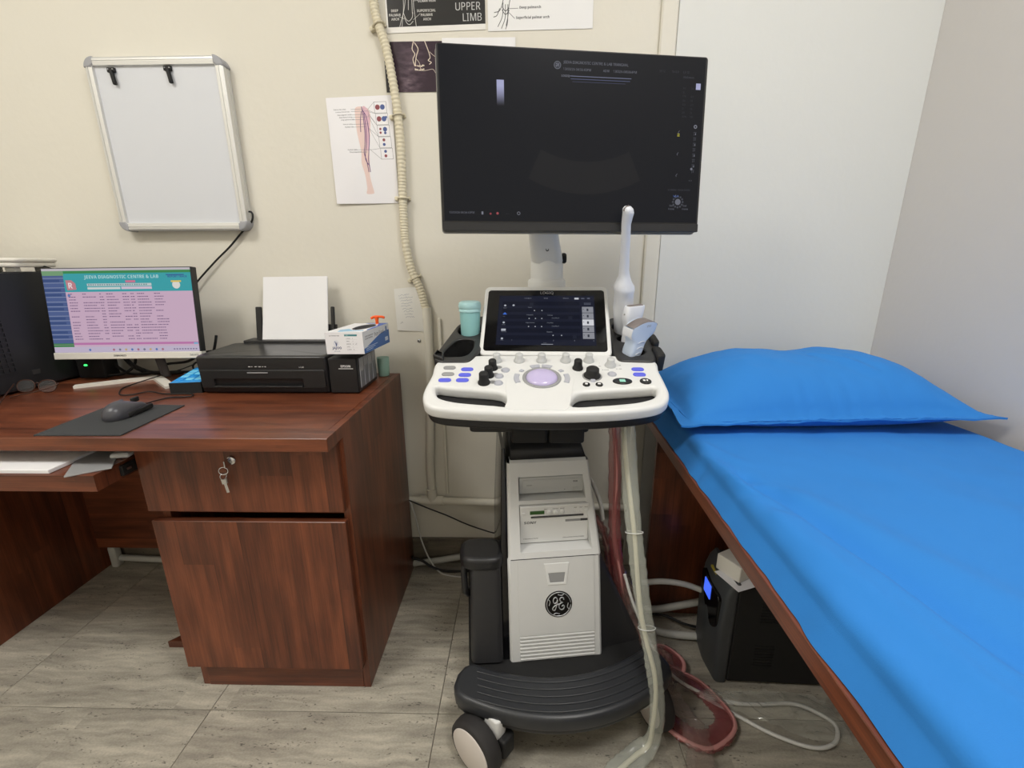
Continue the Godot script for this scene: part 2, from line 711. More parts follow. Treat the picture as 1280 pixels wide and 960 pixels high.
	for j in h:
		for i in w:
			var sv: Array = staves[j / 64]
			var tone := 0.0
			for cc in sv:
				if i >= cc[0]:
					tone = cc[1]
			var a := n1.get_noise_2d(i * 0.12, j * 4.0 + tone * 900.0)
			var b := n2.get_noise_2d(i * 0.06, j * 5.0)
			var e := n3.get_noise_2d(i * 0.7, j * 4.0)
			var fine := n2.get_noise_2d(i * 0.35 + 300.0, j * 16.0)
			var f := clampf(0.46 + tone * 0.36 + a * 0.2 + b * 0.16 + e * 0.3 + fine * 0.16 - (0.16 if j % 64 < 2 else 0.0), 0.0, 1.0)
			var cc := dark.lerp(light, f)
			im.set_pixel(i, j, Color(cc.x, cc.y, cc.z))
	var wt := tex(im)
	g = mat("wood", Color.WHITE, 0.3)
	g.albedo_texture = wt
	g.heightmap_enabled = true
	g.heightmap_texture = wt
	g.heightmap_scale = 0.02
	# floor: worn travertine-look tiles, streaks along x (1.17 m square)
	var s := 1024
	im = Image.create(s, s, false, Image.FORMAT_RGB8)
	n1 = noise(21, 0.01, 5)
	n2 = noise(22, 0.03, 4)
	n3 = noise(23, 0.02, 5)
	var n4 := noise(24, 0.09, 3)
	var ca := Vector3(0.53, 0.51, 0.47)
	var cb := Vector3(0.77, 0.745, 0.685)
	for j in s:
		for i in s:
			var wob := n3.get_noise_2d(i * 0.3, j * 0.3) * 9.0
			var a := n1.get_noise_2d(i * 0.22, (j + wob) * 1.9)
			var b := n2.get_noise_2d(i * 0.3, (j + wob) * 2.2)
			var f := clampf(0.55 + a * 0.55 + b * 0.35 + n4.get_noise_2d(i * 1.5, j * 3.0) * 0.22, 0.0, 1.0)
			var cc := ca.lerp(cb, f)
			var pit := n4.get_noise_2d(i * 0.7 + 500, (j + wob) * 2.6)
			var pm := n3.get_noise_2d(i * 0.4 + 900, (j + wob * 0.5) * 2.0)
			if pit > 0.36 and pm > 0.24:
				cc *= 1.0 - 0.42 * clampf((pit - 0.34) * 6.0, 0.0, 1.0)
			im.set_pixel(i, j, Color(cc.x, cc.y, cc.z))
	g = mat("floor_tile", Color.WHITE, 0.42)
	g.albedo_texture = tex(im)
	g = mat("skirting_stone", c8(168, 162, 156), 0.5)
	g.albedo_texture = M.floor_tile.albedo_texture
	# cloth
	var wv := NoiseTexture2D.new()
	wv.width = 256
	wv.height = 256
	wv.seamless = true
	wv.noise = noise(31, 0.25, 2)
	g = mat("blue_cloth", c8(38, 126, 208), 0.85)
	g.rim_enabled = true
	g.rim = 0.25
	g.rim_tint = 0.6
	g.heightmap_enabled = true
	g.heightmap_texture = wv
	g.heightmap_scale = 0.02
	g.uv1_triplanar = true
	g.uv1_world_triplanar = true
	g.uv1_scale = Vector3(9, 9, 9)
	# rolled wall paint: faint relief
	var wn := NoiseTexture2D.new()
	wn.width = 512
	wn.height = 512
	wn.seamless = true
	wn.noise = noise(41, 0.03, 4)
	for k in ["cream_paint", "white_paint", "side_paint"]:
		M[k].heightmap_enabled = true
		M[k].heightmap_texture = wn
		M[k].heightmap_scale = 0.03
		M[k].uv1_triplanar = true
		M[k].uv1_world_triplanar = true
		M[k].uv1_scale = Vector3(2, 2, 2)

# ---------------------------------------------------------------- the room
func room() -> void:
	var m := Mb.new()
	m.cbox(Vector3(-2.0, -0.12, -0.1), Vector3(1.26, -0.004, 2.8))
	var fl := struct(m, "floor", M.grout, "grey beige stone look floor laid in large square tiles", "floor")
	var xs := [-2.0]
	var x := -1.965
	while x < 1.2:
		xs.append(x)
		x += 0.585
	xs.append(1.25)
	var zs := [0.0, 0.591, 1.176, 1.761, 2.346, 2.79]
	var k := 0
	for i in xs.size() - 1:
		for j in zs.size() - 1:
			if xs[i + 1] - xs[i] < 0.01:
				continue
			m = Mb.new()
			var o := Vector2(float((k * 37) % 17) / 17.0, float((k * 29) % 13) / 13.0)
			m.cbox(Vector3(xs[i] + 0.0008, -0.01, zs[j] + 0.0008), Vector3(xs[i + 1] - 0.0008, 0.0, zs[j + 1] - 0.0008), 0.0006, 0, o, Vector2(1.17, 1.17))
			part(m, "tile", M.floor_tile, fl)
			k += 1
	m = Mb.new()
	m.cbox(Vector3(-2.1, -0.1, -0.15), Vector3(1.3, 2.92, 0.0))
	struct(m, "wall_back", M.cream_paint, "cream painted wall behind the desk and the ultrasound cart", "wall")
	m = Mb.new()
	m.cbox(Vector3(1.135, -0.1, 0.0), Vector3(1.28, 2.92, 2.9))
	struct(m, "wall_right", M.side_paint, "off white side wall along the blue couch", "wall")
	m = Mb.new()
	m.cbox(Vector3(-2.1, -0.1, 0.0), Vector3(-1.97, 2.92, 2.9))
	struct(m, "wall_left", M.cream_paint, "cream side wall beyond the computer desk", "wall")
	m = Mb.new()
	m.cbox(Vector3(-2.1, -0.1, 2.75), Vector3(1.3, 2.92, 2.9))
	struct(m, "wall_front", M.cream_paint, "cream wall facing the desk", "wall")
	m = Mb.new()
	m.cbox(Vector3(-2.1, 2.8, -0.15), Vector3(1.3, 2.95, 2.9))
	struct(m, "ceiling", M.ceiling_paint, "white flat ceiling with LED panels", "ceiling")
	m = Mb.new()
	m.cbox(Vector3(0.428, 0.0, 0.0), Vector3(1.135, 2.8, 0.012), 0.001)
	struct(m, "wall_panel", M.white_paint, "white board panel on the wall behind the pillow", "wall panel")
	m = Mb.new()
	m.cbox(Vector3(0.381, 0.0, 0.0), Vector3(0.427, 2.8, 0.014), 0.004)
	struct(m, "trim_1", M.cream_paint, "narrow cream batten beside the white wall panel", "trim")
	m = Mb.new()
	m.cbox(Vector3(-1.97, 0.0, 0.0), Vector3(0.381, 0.106, 0.011), 0.0015, 0, Vector2(0.3, 0.1), Vector2(1.17, 1.17))
	struct(m, "baseboard_back", M.skirting_stone, "grey stone skirting along the cream wall", "baseboard")

# ---------------------------------------------------------------- the desk
func desk() -> void:
	var t := thing("computer_desk", "reddish brown wood veneer computer desk with drawer and cupboard pedestal", "desk", Vector3(-1.05, 0, 0.3))
	var m := Mb.new()
	m.cbox(Vector3(-1.8, 0.72, 0.03), Vector3(-0.4225, 0.75, 0.55), 0.0, 0, Vector2(0.3, 0.1))
	m.cbox(Vector3(-1.8, 0.72, 0.55), Vector3(-0.404, 0.75, 0.599), 0.0008, 0, Vector2(0.3, 0.1))
	part(m, "tabletop", M.wood, t)
	m = Mb.new()
	m.cbox(Vector3(-0.422, 0.0, 0.03), Vector3(-0.404, 0.75, 0.522), 0.0008, 1, Vector2(0.1, 0.33))
	m.cbox(Vector3(-0.422, 0.722, 0.52), Vector3(-0.404, 0.75, 0.552), 0.0, 1, Vector2(0.1, 0.33))
	part(m, "side_panel", M.wood, t)
	m = Mb.new()
	m.cbox(Vector3(-0.862, 0.0, 0.03), Vector3(-0.844, 0.72, 0.52), 0.0008, 1, Vector2(0.3, 0.6))
	part(m, "side_panel", M.wood, t)
	m = Mb.new()
	m.cbox(Vector3(-1.582, 0.0, 0.03), Vector3(-1.563, 0.72, 0.52), 0.0008, 1, Vector2(0.2, 0.15))
	part(m, "leg_panel", M.wood, t)
	m = Mb.new()
	m.cbox(Vector3(-1.563, 0.095, 0.05), Vector3(-0.862, 0.72, 0.068), 0.0008, 0, Vector2(0.7, 0.15))
	part(m, "back_panel", M.wood, t)
	m = Mb.new()
	m.cbox(Vector3(-0.844, 0.0, 0.5), Vector3(-0.4225, 0.078, 0.5215), 0.0008, 0, Vector2(0.2, 0.5))
	part(m, "plinth", M.wood, t)
	m = Mb.new()
	m.cbox(Vector3(-0.843, 0.08, 0.04), Vector3(-0.423, 0.098, 0.5))
	m.cbox(Vector3(-0.843, 0.515, 0.04), Vector3(-0.423, 0.54, 0.5))
	m.cbox(Vector3(-0.843, 0.098, 0.04), Vector3(-0.423, 0.515, 0.05))
	part(m, "carcass", M.wood, t)
	m = Mb.new()
	m.cbox(Vector3(-0.878, 0.541, 0.5225), Vector3(-0.412, 0.712, 0.541), 0.0015, 1, Vector2(0.3, 0.12))
	var dr := part(m, "drawer_front", M.wood, t)
	m = Mb.new()
	m.cbox(Vector3(-0.876, 0.08, 0.5225), Vector3(-0.412, 0.516, 0.541), 0.0015, 1, Vector2(0.3, 0.12))
	part(m, "cupboard_door", M.wood, t)
	# lock and keys
	m = Mb.new(Transform3D(UPRIGHT, Vector3(-0.655, 0.674, 0.541)))
	m.lathe([[0.0, 0.0], [0.0105, 0.0], [0.0105, 0.003], [0.0085, 0.005], [0.0, 0.005]], 20)
	part(m, "lock", M.chrome, dr)
	m = Mb.new()
	m.cbox(Vector3(-0.6565, 0.6655, 0.546), Vector3(-0.6535, 0.6825, 0.567), 0.0006)
	m.tube(circle(Vector3(-0.663, 0.657, 0.562), 0.009, Vector3(0.3, 0, 1), 18), 0.0012, 6, 1.0, Vector3.UP, true)
	m.tube(circle(Vector3(-0.669, 0.642, 0.557), 0.0075, Vector3(1, 0, 0.4), 14), 0.001, 6, 1.0, Vector3.UP, true)
	m.at(turned(Vector3(-0.671, 0.624, 0.553), 25, 0, 6))
	m.slab(Mb.ellipse(0.0065, 0.0016, 12), -0.003, 0.01)
	m.cbox(Vector3(-0.003, -0.026, -0.001), Vector3(0.003, -0.003, 0.001), 0.0004)
	var kk := part(m, "key_bunch", M.chrome)
	tag(kk, "small bunch of silver keys hanging from the drawer lock", "keys")
	# keyboard tray pulled out under the top
	m = Mb.new()
	m.cbox(Vector3(-1.545, 0.641, 0.16), Vector3(-0.89, 0.678, 0.628), 0.0)
	part(m, "keyboard_tray", M.wood, t)
	m = Mb.new()
	m.cbox(Vector3(-0.8895, 0.648, 0.18), Vector3(-0.8815, 0.672, 0.572), 0.001)
	var sl := part(m, "slide_rail", M.dull_black, t)
	m = Mb.new()
	for q in [[0.556, 0.006], [0.528, 0.0025], [0.515, 0.002]]:
		m.cbox(Vector3(-0.8816, 0.658, q[0] - q[1]), Vector3(-0.8808, 0.663, q[0] + q[1]))
	part(m, "rivet", M.steel, sl)
	# papers lying on the tray
	var pc := [M.paper_white, M.pale_plastic, M.paper_white]
	var spec := [[-1.5, -0.975, 0.25, 0.62, 0.6785, 0.0], [-1.02, -0.92, 0.3, 0.6, 0.6845, 0.0]]
	m = Mb.new()
	m.cbox(Vector3(-1.5, 0.6785, 0.25), Vector3(-0.99, 0.687, 0.622), 0.0008)
	tag(part(m, "paper_stack", M.paper_white), "stack of white papers lying on the pulled out keyboard tray", "papers")
	m = Mb.new(turned(Vector3(-0.955, 0.6785, 0.54), 35))
	m.cbox(Vector3(-0.045, 0, -0.09), Vector3(0.03, 0.003, 0.09), 0.0005)
	tag(part(m, "document_sleeve", M.mid_grey), "grey folded document sleeve beside the papers on the keyboard tray", "sleeve")
	m = Mb.new(turned(Vector3(-0.915, 0.6785, 0.5), 10))
	m.rbox(Vector3(-0.02, 0, -0.07), Vector3(0.02, 0.012, 0.05), 0.006)
	tag(part(m, "correction_pen", M.pale_plastic), "pale flat plastic case at the slide side of the keyboard tray", "case")
	# wooden offcut beside the pedestal
	m = Mb.new(Transform3D(Basis(), Vector3(0, 0, 0)))
	m.slab(PackedVector2Array(P2([[-1.05, 0.405], [-0.9, 0.405], [-0.88, 0.33], [-0.98, 0.33]])), 0.0, 0.022, 0.002)
	tag(part(m, "wooden_offcut", M.wood), "small brown wooden offcut on the floor beside the pedestal", "wood block")

func circle(c: Vector3, r: float, n: Vector3, k := 16) -> Array:
	n = n.normalized()
	var a := n.cross(Vector3(0.1, 1, 0.03)).normalized()
	var b := n.cross(a)
	var o := []
	for i in k:
		o.append(c + a * cos(TAU * i / k) * r + b * sin(TAU * i / k) * r)
	return o

# ---------------------------------------------------------------- the ultrasound cart
const DECK_S := Vector3(0, 0.29610, -0.95516)
const DECK_N := Vector3(0, 0.95516, 0.29610)

func deck_frame() -> Transform3D:
	# x across, y up from the control surface, z up the slope towards the wall (a mirrored frame)
	return Transform3D(Basis(Vector3(1, 0, 0), DECK_N, DECK_S), Vector3(0.052, 0.825, 0.608))

func on_deck(x: float, s: float, h := 0.0) -> Transform3D:
	# right-handed frame standing on the control surface
	return Transform3D(Basis(Vector3(1, 0, 0), DECK_N, -DECK_S), deck_frame() * Vector3(x, h, s))

func tower_point(x: float, y: float) -> Vector3:
	# the curved white front of the cart, in the base frame; x from -1 to 1 across
	var z := 0.05 - 0.22 * (y - 0.112) if y < 0.387 else -0.0105 - 0.4 * (y - 0.387)
	var l := -0.115 if y < 0.387 else lerpf(-0.113, -0.107, (y - 0.387) / 0.23)
	var r := 0.109 if y < 0.387 else lerpf(0.111, 0.092, (y - 0.387) / 0.23)
	return Vector3(lerpf(l, r, (x + 1.0) / 2.0), y, z)

func machine() -> void:
	var t := thing("ultrasound_machine", "white and black wheeled ultrasound cart with large black monitor", "ultrasound machine", Vector3(0.088, 0, 0.5))
	var B := Transform3D(Basis(Vector3.UP, deg_to_rad(7)), Vector3(0.088, 0, 0.5))
	var m := Mb.new(B)
	# footplate: a curved black step
	var o := []
	for k in 17:
		var x := lerpf(-0.238, 0.238, k / 16.0)
		o.append(Vector2(x, 0.226 - 1.25 * x * x))
	o.append_array(P2([[0.255, 0.14], [0.26, 0.117], [0.252, 0.09], [0.235, 0.07]]))
	for k in 15:
		var x := lerpf(0.215, -0.215, k / 14.0)
		o.append(Vector2(x, 0.121 - 1.25 * x * x))
	o.append_array(P2([[-0.235, 0.07], [-0.252, 0.09], [-0.26, 0.117], [-0.255, 0.14]]))
	var fp := PackedVector2Array(o)
	m.slab(fp, 0.13, 0.165, 0.01, 0.004)
	var foot := part(m, "footplate", M.step_plastic, t)
	m = Mb.new(B)
	var op := fp.duplicate()
	if Mb.area(op) > 0:
		op.reverse()
	m.slab(Mb.inset(op, 0.004), 0.113, 0.131, 0.001, 0.008)
	part(m, "footplate_rim", M.black_plastic, t)
	for k in 5:
		var r := []
		var zc := 0.135 + 0.0175 * k
		for i in 25:
			var x := lerpf(-0.205, 0.205, i / 24.0)
			r.append(Vector3(x, 0.1653, zc - 1.15 * x * x + 0.004))
		m = Mb.new(B)
		m.tube(r, 0.0023, 6)
		part(m, "ridge", M.step_plastic, foot)
	# chassis under the step
	m = Mb.new(B)
	m.slab(PackedVector2Array(P2([[-0.225, 0.075], [-0.14, 0.13], [-0.06, 0.165], [0.06, 0.165], [0.14, 0.13], [0.225, 0.075], [0.225, -0.32], [-0.225, -0.32]])), 0.085, 0.132, 0.004, 0.01)
	part(m, "chassis", M.dull_black, t)
	# side bodies
	m = Mb.new(B)
	var rings := []
	for q in [[0.14, -0.2185, 0.046], [0.17, -0.2185, 0.036], [0.28, -0.2165, 0.012], [0.376, -0.2145, -0.008]]:
		var r := PackedVector3Array()
		for v in rounded([[-0.138, q[2] + 0.004], [-0.138, -0.12], [q[1], -0.12], [q[1], q[2]]], 0.016):
			r.append(Vector3(v.x, q[0], v.y))
		rings.append(r)
	m.loft(rings)
	part(m, "side_bin", M.graphite, t)
	# black cheek beside the white front
	m = Mb.new(B)
	rings = []
	for y in [0.12, 0.25, 0.387, 0.45, 0.53, 0.606, 0.64]:
		var z := tower_point(0, y).z - 0.01
		var r := PackedVector3Array()
		for v in rounded([[-0.117, z], [-0.117, -0.3], [-0.138 + 0.012 * maxf(0.0, y - 0.387) / 0.25, -0.3], [-0.138 + 0.012 * maxf(0.0, y - 0.387) / 0.25, z]], 0.004):
			r.append(Vector3(v.x, y, v.y))
		rings.append(r)
	m.loft(rings)
	part(m, "cheek", M.gloss_black, t)
	m = Mb.new(B)
	m.slab(rounded([[-0.13, 0.004], [-0.24, -0.006], [-0.24, -0.1], [-0.13, -0.095]], 0.04), 0.37, 0.402, 0.012, 0.004)
	part(m, "bin_lid", M.black_plastic, t)
	m = Mb.new(B)
	m.tube(P([[-0.229, 0.375, -0.03], [-0.2305, 0.35, -0.025], [-0.229, 0.3, -0.02], [-0.224, 0.288, -0.025], [-0.21, 0.284, -0.05]]), 0.0085, 8)
	part(m, "cable_hook", M.black_plastic, t)
	m = Mb.new(B)
	rings = []
	for q in [[0.13, 0.232, 0.03], [0.16, 0.218, 0.025], [0.28, 0.165, 0.0], [0.39, 0.116, -0.014]]:
		var r := PackedVector3Array()
		for v in rounded([[0.1, -0.33], [0.1, q[2]], [q[1], q[2] - 0.02], [q[1], -0.33]], 0.015):
			r.append(Vector3(v.x, q[0], v.y))
		rings.append(r)
	m.loft(rings)
	part(m, "side_cover", M.graphite, t)
	# black body behind the white front, leaning like it
	m = Mb.new(B)
	rings = []
	for q in [[0.12, -0.03, -0.34, 0.114], [0.385, -0.14, -0.34, 0.113], [0.5, -0.15, -0.34, 0.11], [0.6, -0.155, -0.33, 0.103], [0.613, -0.108, -0.33, 0.102], [0.64, -0.17, -0.32, 0.1], [0.66, -0.21, -0.31, 0.096]]:
		var r := PackedVector3Array()
		for v in rounded([[-q[3] - 0.003, q[1]], [-q[3] - 0.003, q[2]], [q[3] - 0.008, q[2]], [q[3] - 0.008, q[1]]], 0.006):
			r.append(Vector3(v.x, q[0], v.y))
		rings.append(r)
	m.loft(rings)
	var body := part(m, "tower_body", M.black_plastic, t)
	for sx in [-0.085, 0.055]:
		m = Mb.new(B * Transform3D(Basis(Vector3.RIGHT, 0.42), Vector3(sx, 0.6395, -0.165)))
		m.slab(Mb.rrect(0.014, 0.006, 0.0025), -0.001, 0.0016, 0.0008)
		part(m, "vent_slot_bar", M.black_plastic, body)  # raised bar added in place of a vent slot
	# white front: a grid of strips with two bays cut into it
	var ys := [0.112, 0.16, 0.2, 0.25, 0.3, 0.34, 0.3868, 0.3885, 0.402, 0.43, 0.47, 0.511, 0.52, 0.5745, 0.59, 0.602, 0.608]
	var xs := [-1.0, -0.785, 0.86, 1.0]
	m = Mb.new(B)
	var bay := func(i: int, j: int) -> bool:
		return i == 1 and ((ys[j] >= 0.402 and ys[j + 1] <= 0.511) or (ys[j] >= 0.52 and ys[j + 1] <= 0.5745))
	for j in ys.size() - 1:
		for i in 3:
			if bay.call(i, j) or absf(ys[j] - 0.3868) < 0.0001:
				continue
			m.quad(tower_point(xs[i], ys[j]), tower_point(xs[i + 1], ys[j]), tower_point(xs[i + 1], ys[j + 1]), tower_point(xs[i], ys[j + 1]))
	var back := Vector3(0, 0, -0.07)
	for r in [[0.402, 0.511], [0.52, 0.5745]]:
		var a := tower_point(xs[1], r[0])
		var b := tower_point(xs[2], r[0])
		var c := tower_point(xs[2], r[1])
		var d := tower_point(xs[1], r[1])
		m.quad(a + back, b + back, b, a)
		m.quad(d, c, c + back, d + back)
		m.quad(a, d, d + back, a + back)
		m.quad(c, b, b + back, c + back)
	# rounded returns at the sides, top and bottom
	for sx in [-1.0, 1.0]:
		var rr := []
		for j in ys.size():
			var p := tower_point(sx, ys[j])
			rr.append(PackedVector3Array([p, p + Vector3(sx * 0.004, 0, -0.002), p + Vector3(sx * 0.0065, 0, -0.008), p + Vector3(sx * 0.0065, -0.002, -0.045)]))
		m.loft(rr, false, false, false, 3)
	var tp := [tower_point(-1.0, 0.608), tower_point(1.0, 0.608)]
	m.quad(tp[0], tp[1], tp[1] + Vector3(0, 0.005, -0.006), tp[0] + Vector3(0, 0.005, -0.006))
	m.quad(tp[0] + Vector3(0, 0.005, -0.006), tp[1] + Vector3(0, 0.005, -0.006), tp[1] + Vector3(0, 0.005, -0.03), tp[0] + Vector3(0, 0.005, -0.03))
	var front := part(m, "front_cover", M.grey_plastic, t)
	# lower door, a little proud of the cover
	m = Mb.new(B)
	var dy := [0.118, 0.197, 0.25, 0.32, 0.383]
	for j in range(1, 4):
		m.quad(dp(-0.097, dy[j]), dp(0.0965, dy[j]), dp(0.0965, dy[j + 1]), dp(-0.097, dy[j + 1]))
	for sx in [[-0.097, -1], [0.0965, 1]]:
		m.quad(dp(sx[0], 0.197), dp(sx[0], 0.383), dp(sx[0], 0.383) + Vector3(0, 0, -0.004), dp(sx[0], 0.197) + Vector3(0, 0, -0.004))
	var door := part(m, "front_door", M.grey_plastic, t)
	for k in 9:
		m = Mb.new(B)
		var y := 0.116 + k * 0.009
		var p := dp(0, y)
		m.cbox(Vector3(-0.096, y, p.z - 0.008), Vector3(0.0955, y + 0.0062, p.z + 0.0006), 0.0012)
		part(m, "louvre", M.grey_plastic, door)
	var lean := Basis(Vector3.RIGHT, -atan(0.22))
	m = Mb.new(B * Transform3D(lean * UPRIGHT, dp(0.001, 0.347)))
	m.slab(PackedVector2Array(P2([[-0.032, 0.0285], [0.032, 0.0285], [0.0235, -0.027], [-0.0235, -0.027]])), 0.0, 0.0014, 0.0008, 0.0, [PackedVector2Array(P2([[-0.022, 0.004], [0.0215, 0.004], [0.0175, -0.021], [-0.0175, -0.021]]))])
	part(m, "latch_plate", M.pale_plastic, door)
	m = Mb.new(B * Transform3D(lean * UPRIGHT, dp(0.001, 0.347)))
	m.slab(PackedVector2Array(P2([[-0.022, 0.004], [0.0215, 0.004], [0.0175, -0.021], [-0.0175, -0.021]])), 0.0001, 0.0004)
	part(m, "latch_pocket", M.mid_grey, door)  # flat plate, darker grey to paint the shade of the handle recess
	# round emblem: black disc, silver ring and a script monogram
	var E := B * Transform3D(lean, dp(0.004, 0.272))
	m = Mb.new(E * Transform3D(UPRIGHT, Vector3.ZERO))
	m.slab(Mb.ellipse(0.0345, 0.0335, 40), 0.0, 0.002, 0.001)
	var em := part(m, "emblem", M.gloss_black, door)
	m = Mb.new(E)
	m.tube(circle_xy(0.0, 0.0, 0.0305, 0.0022, 40), 0.0011, 6, 1.0, Vector3.UP, true)
	for q in [[[-0.0245, -0.002], [-0.022, 0.008], [-0.026, 0.014]], [[0.0245, 0.002], [0.022, -0.008], [0.026, -0.014]], [[-0.002, 0.025], [0.008, 0.0225], [0.014, 0.026]], [[0.002, -0.025], [-0.008, -0.0225], [-0.014, -0.026]]]:
		m.tube(Mb.spline(lift(q, 0.0024), 5), 0.0011, 6)
	for q in [
		[[-0.003, 0.013], [-0.007, 0.018], [-0.012, 0.016], [-0.014, 0.009], [-0.011, 0.003], [-0.006, 0.005], [-0.003, 0.011], [-0.004, 0.004], [-0.007, -0.008], [-0.011, -0.015], [-0.016, -0.012], [-0.013, -0.006], [-0.006, -0.001], [0.002, 0.001]],
		[[0.013, 0.011], [0.012, 0.016], [0.007, 0.017], [0.003, 0.013], [0.005, 0.007], [0.01, 0.004], [0.006, 0.003], [0.001, -0.002], [0.001, -0.009], [0.006, -0.014], [0.012, -0.012], [0.014, -0.006], [0.011, -0.003], [0.008, -0.006]]]:
		m.tube(Mb.spline(lift(q, 0.0025), 5), 0.0014, 6)
	part(m, "monogram", M.silver_print, em)
	# disc drive in the upper bay
	var dd := thing("disc_drive", "grey slim disc drive in the upper bay of the cart", "disc drive", B * Vector3(0, 0.527, -0.1))
	m = Mb.new(B)
	m.cbox(Vector3(-0.0835, 0.527, -0.14), Vector3(0.0835, 0.5725, -0.086), 0.001)
	part(m, "body", M.drive_grey, dd)
	m = Mb.new(B)
	m.cbox(Vector3(-0.075, 0.544, -0.0865), Vector3(0.077, 0.5655, -0.0845), 0.0006)
	part(m, "tray_door", M.drive_grey, dd)
	m = Mb.new(B)
	m.cbox(Vector3(0.056, 0.533, -0.0865), Vector3(0.07, 0.539, -0.084), 0.0006)
	part(m, "eject_button", M.drive_grey, dd)
	m = Mb.new(B)
	m.cbox(Vector3(0.034, 0.5335, -0.0865), Vector3(0.0358, 0.5352, -0.0857))
	part(m, "indicator", M.charcoal, dd)
	letters("DVD", 0.0042, M.ink, dd, B * Transform3D(Basis(), Vector3(0.062, 0.557, -0.0844)), true)
	letters("DVD RW", 0.0026, M.ink, dd, B * Transform3D(Basis(), Vector3(-0.058, 0.551, -0.0844)))
	# video printer in the lower bay
	var vp := thing("video_printer", "white medical video printer with green display in the lower bay", "printer", B * Vector3(0, 0.404, -0.08))
	m = Mb.new(B)
	m.cbox(Vector3(-0.0855, 0.404, -0.12), Vector3(0.0925, 0.5085, -0.052), 0.0015)
	var vb := part(m, "body", M.pale_plastic, vp)
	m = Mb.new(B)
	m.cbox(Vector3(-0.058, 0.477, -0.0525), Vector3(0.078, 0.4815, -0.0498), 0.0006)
	part(m, "paper_slot", M.charcoal, vp)  # raised bar, charcoal to paint the shade inside the paper slot
	m = Mb.new(B)
	m.cbox(Vector3(-0.0605, 0.4865, -0.053), Vector3(-0.0235, 0.4965, -0.0512), 0.0004)
	part(m, "display", M.green_lcd, vp)
	for bx in [-0.011, 0.0055, 0.0225]:
		m = Mb.new(B * Transform3D(UPRIGHT, Vector3(bx, 0.4905, -0.052)))
		m.lathe([[0.0062, 0.0], [0.0062, 0.002], [0.0045, 0.003], [0.0, 0.003]], 16)
		part(m, "round_button", M.white_plastic, vp)
	for bx in [-0.077, 0.056, 0.0705, 0.0845]:
		m = Mb.new(B)
		m.cbox(Vector3(bx - 0.004, 0.486, -0.0525), Vector3(bx + 0.004, 0.493, -0.0505), 0.0008)
		part(m, "button", M.white_plastic, vp)
	letters("SONY", 0.0068, M.ink, vp, B * Transform3D(Basis().scaled(Vector3(1.25, 1, 1)), Vector3(-0.0595, 0.4635, -0.052)), true)
	m = Mb.new(B)
	m.cbox(Vector3(0.031, 0.4615, -0.0525), Vector3(0.07, 0.468, -0.0516))
	part(m, "label_strip", M.mid_grey, vp)
	m = Mb.new(B)
	m.cbox(Vector3(0.0705, 0.4615, -0.0525), Vector3(0.09, 0.468, -0.0516))
	part(m, "label_strip", M.charcoal, vp)
	letters("DIGITAL GRAPHIC PRINTER UP-X898MD", 0.0021, M.ink, vp, B * Transform3D(Basis(), Vector3(0.054, 0.415, -0.052)))
	letters("HYBRID GRAPHIC PRINTER", 0.0021, M.ink, vp, B * Transform3D(Basis(), Vector3(-0.058, 0.417, -0.052)))
	for q in [[-0.02, "PRINT"], [0.005, "CONTRAST"], [0.0225, "BRIGHT"], [0.056, "FEED"], [0.0705, "COPY"], [0.0845, "PRINT"]]:
		letters(q[1], 0.0019, M.ink, vp, B * Transform3D(Basis(), Vector3(q[0], 0.5, -0.052)))
	# lift column and bracket below the control panel
	m = Mb.new(B)
	m.rbox(Vector3(-0.07, 0.62, -0.31), Vector3(0.07, 0.79, -0.19), 0.02, 0.004)
	part(m, "lift_column", M.black_plastic, t)
	m = Mb.new()
	m.rbox(Vector3(-0.118, 0.732, 0.3), Vector3(0.152, 0.764, 0.515), 0.012, 0.004)
	part(m, "bracket", M.black_plastic, t)
	for q in [[-0.022, 0.058], [0.061, 0.14]]:
		m = Mb.new()
		m.rbox(Vector3(q[0], 0.712, 0.45), Vector3(q[1], 0.757, 0.53), 0.008, 0.005)
		part(m, "latch_block", M.dull_black, t)
	casters(t, B)
	control_panel(t)
	touch_screen(t)
	monitor(t)

func dp(x: float, y: float) -> Vector3:
	return Vector3(x, y, 0.05 - 0.22 * (y - 0.112) + 0.002)

func lift(q: Array, z: float) -> Array:
	var o := []
	for v in q:
		o.append(Vector3(v[0], v[1], z))
	return o

func circle_xy(x: float, y: float, r: float, z: float, n := 24) -> Array:
	var o := []
	for k in n:
		o.append(Vector3(x + cos(TAU * k / n) * r, y + sin(TAU * k / n) * r, z))
	return o

# a polygon with every corner rounded
func rounded(pts: Array, r: float, seg := 4) -> PackedVector2Array:
	var o := PackedVector2Array()
	var n := pts.size()
	for i in n:
		var p := Vector2(pts[i][0], pts[i][1])
		var a := Vector2(pts[(i + n - 1) % n][0], pts[(i + n - 1) % n][1]) - p
		var b := Vector2(pts[(i + 1) % n][0], pts[(i + 1) % n][1]) - p
		var d := minf(r, minf(a.length(), b.length()) * 0.45)
		var s := p + a.normalized() * d
		var e := p + b.normalized() * d
		for k in seg + 1:
			var f := float(k) / seg
			o.append(s.lerp(p, f).lerp(p.lerp(e, f), f))
	return o

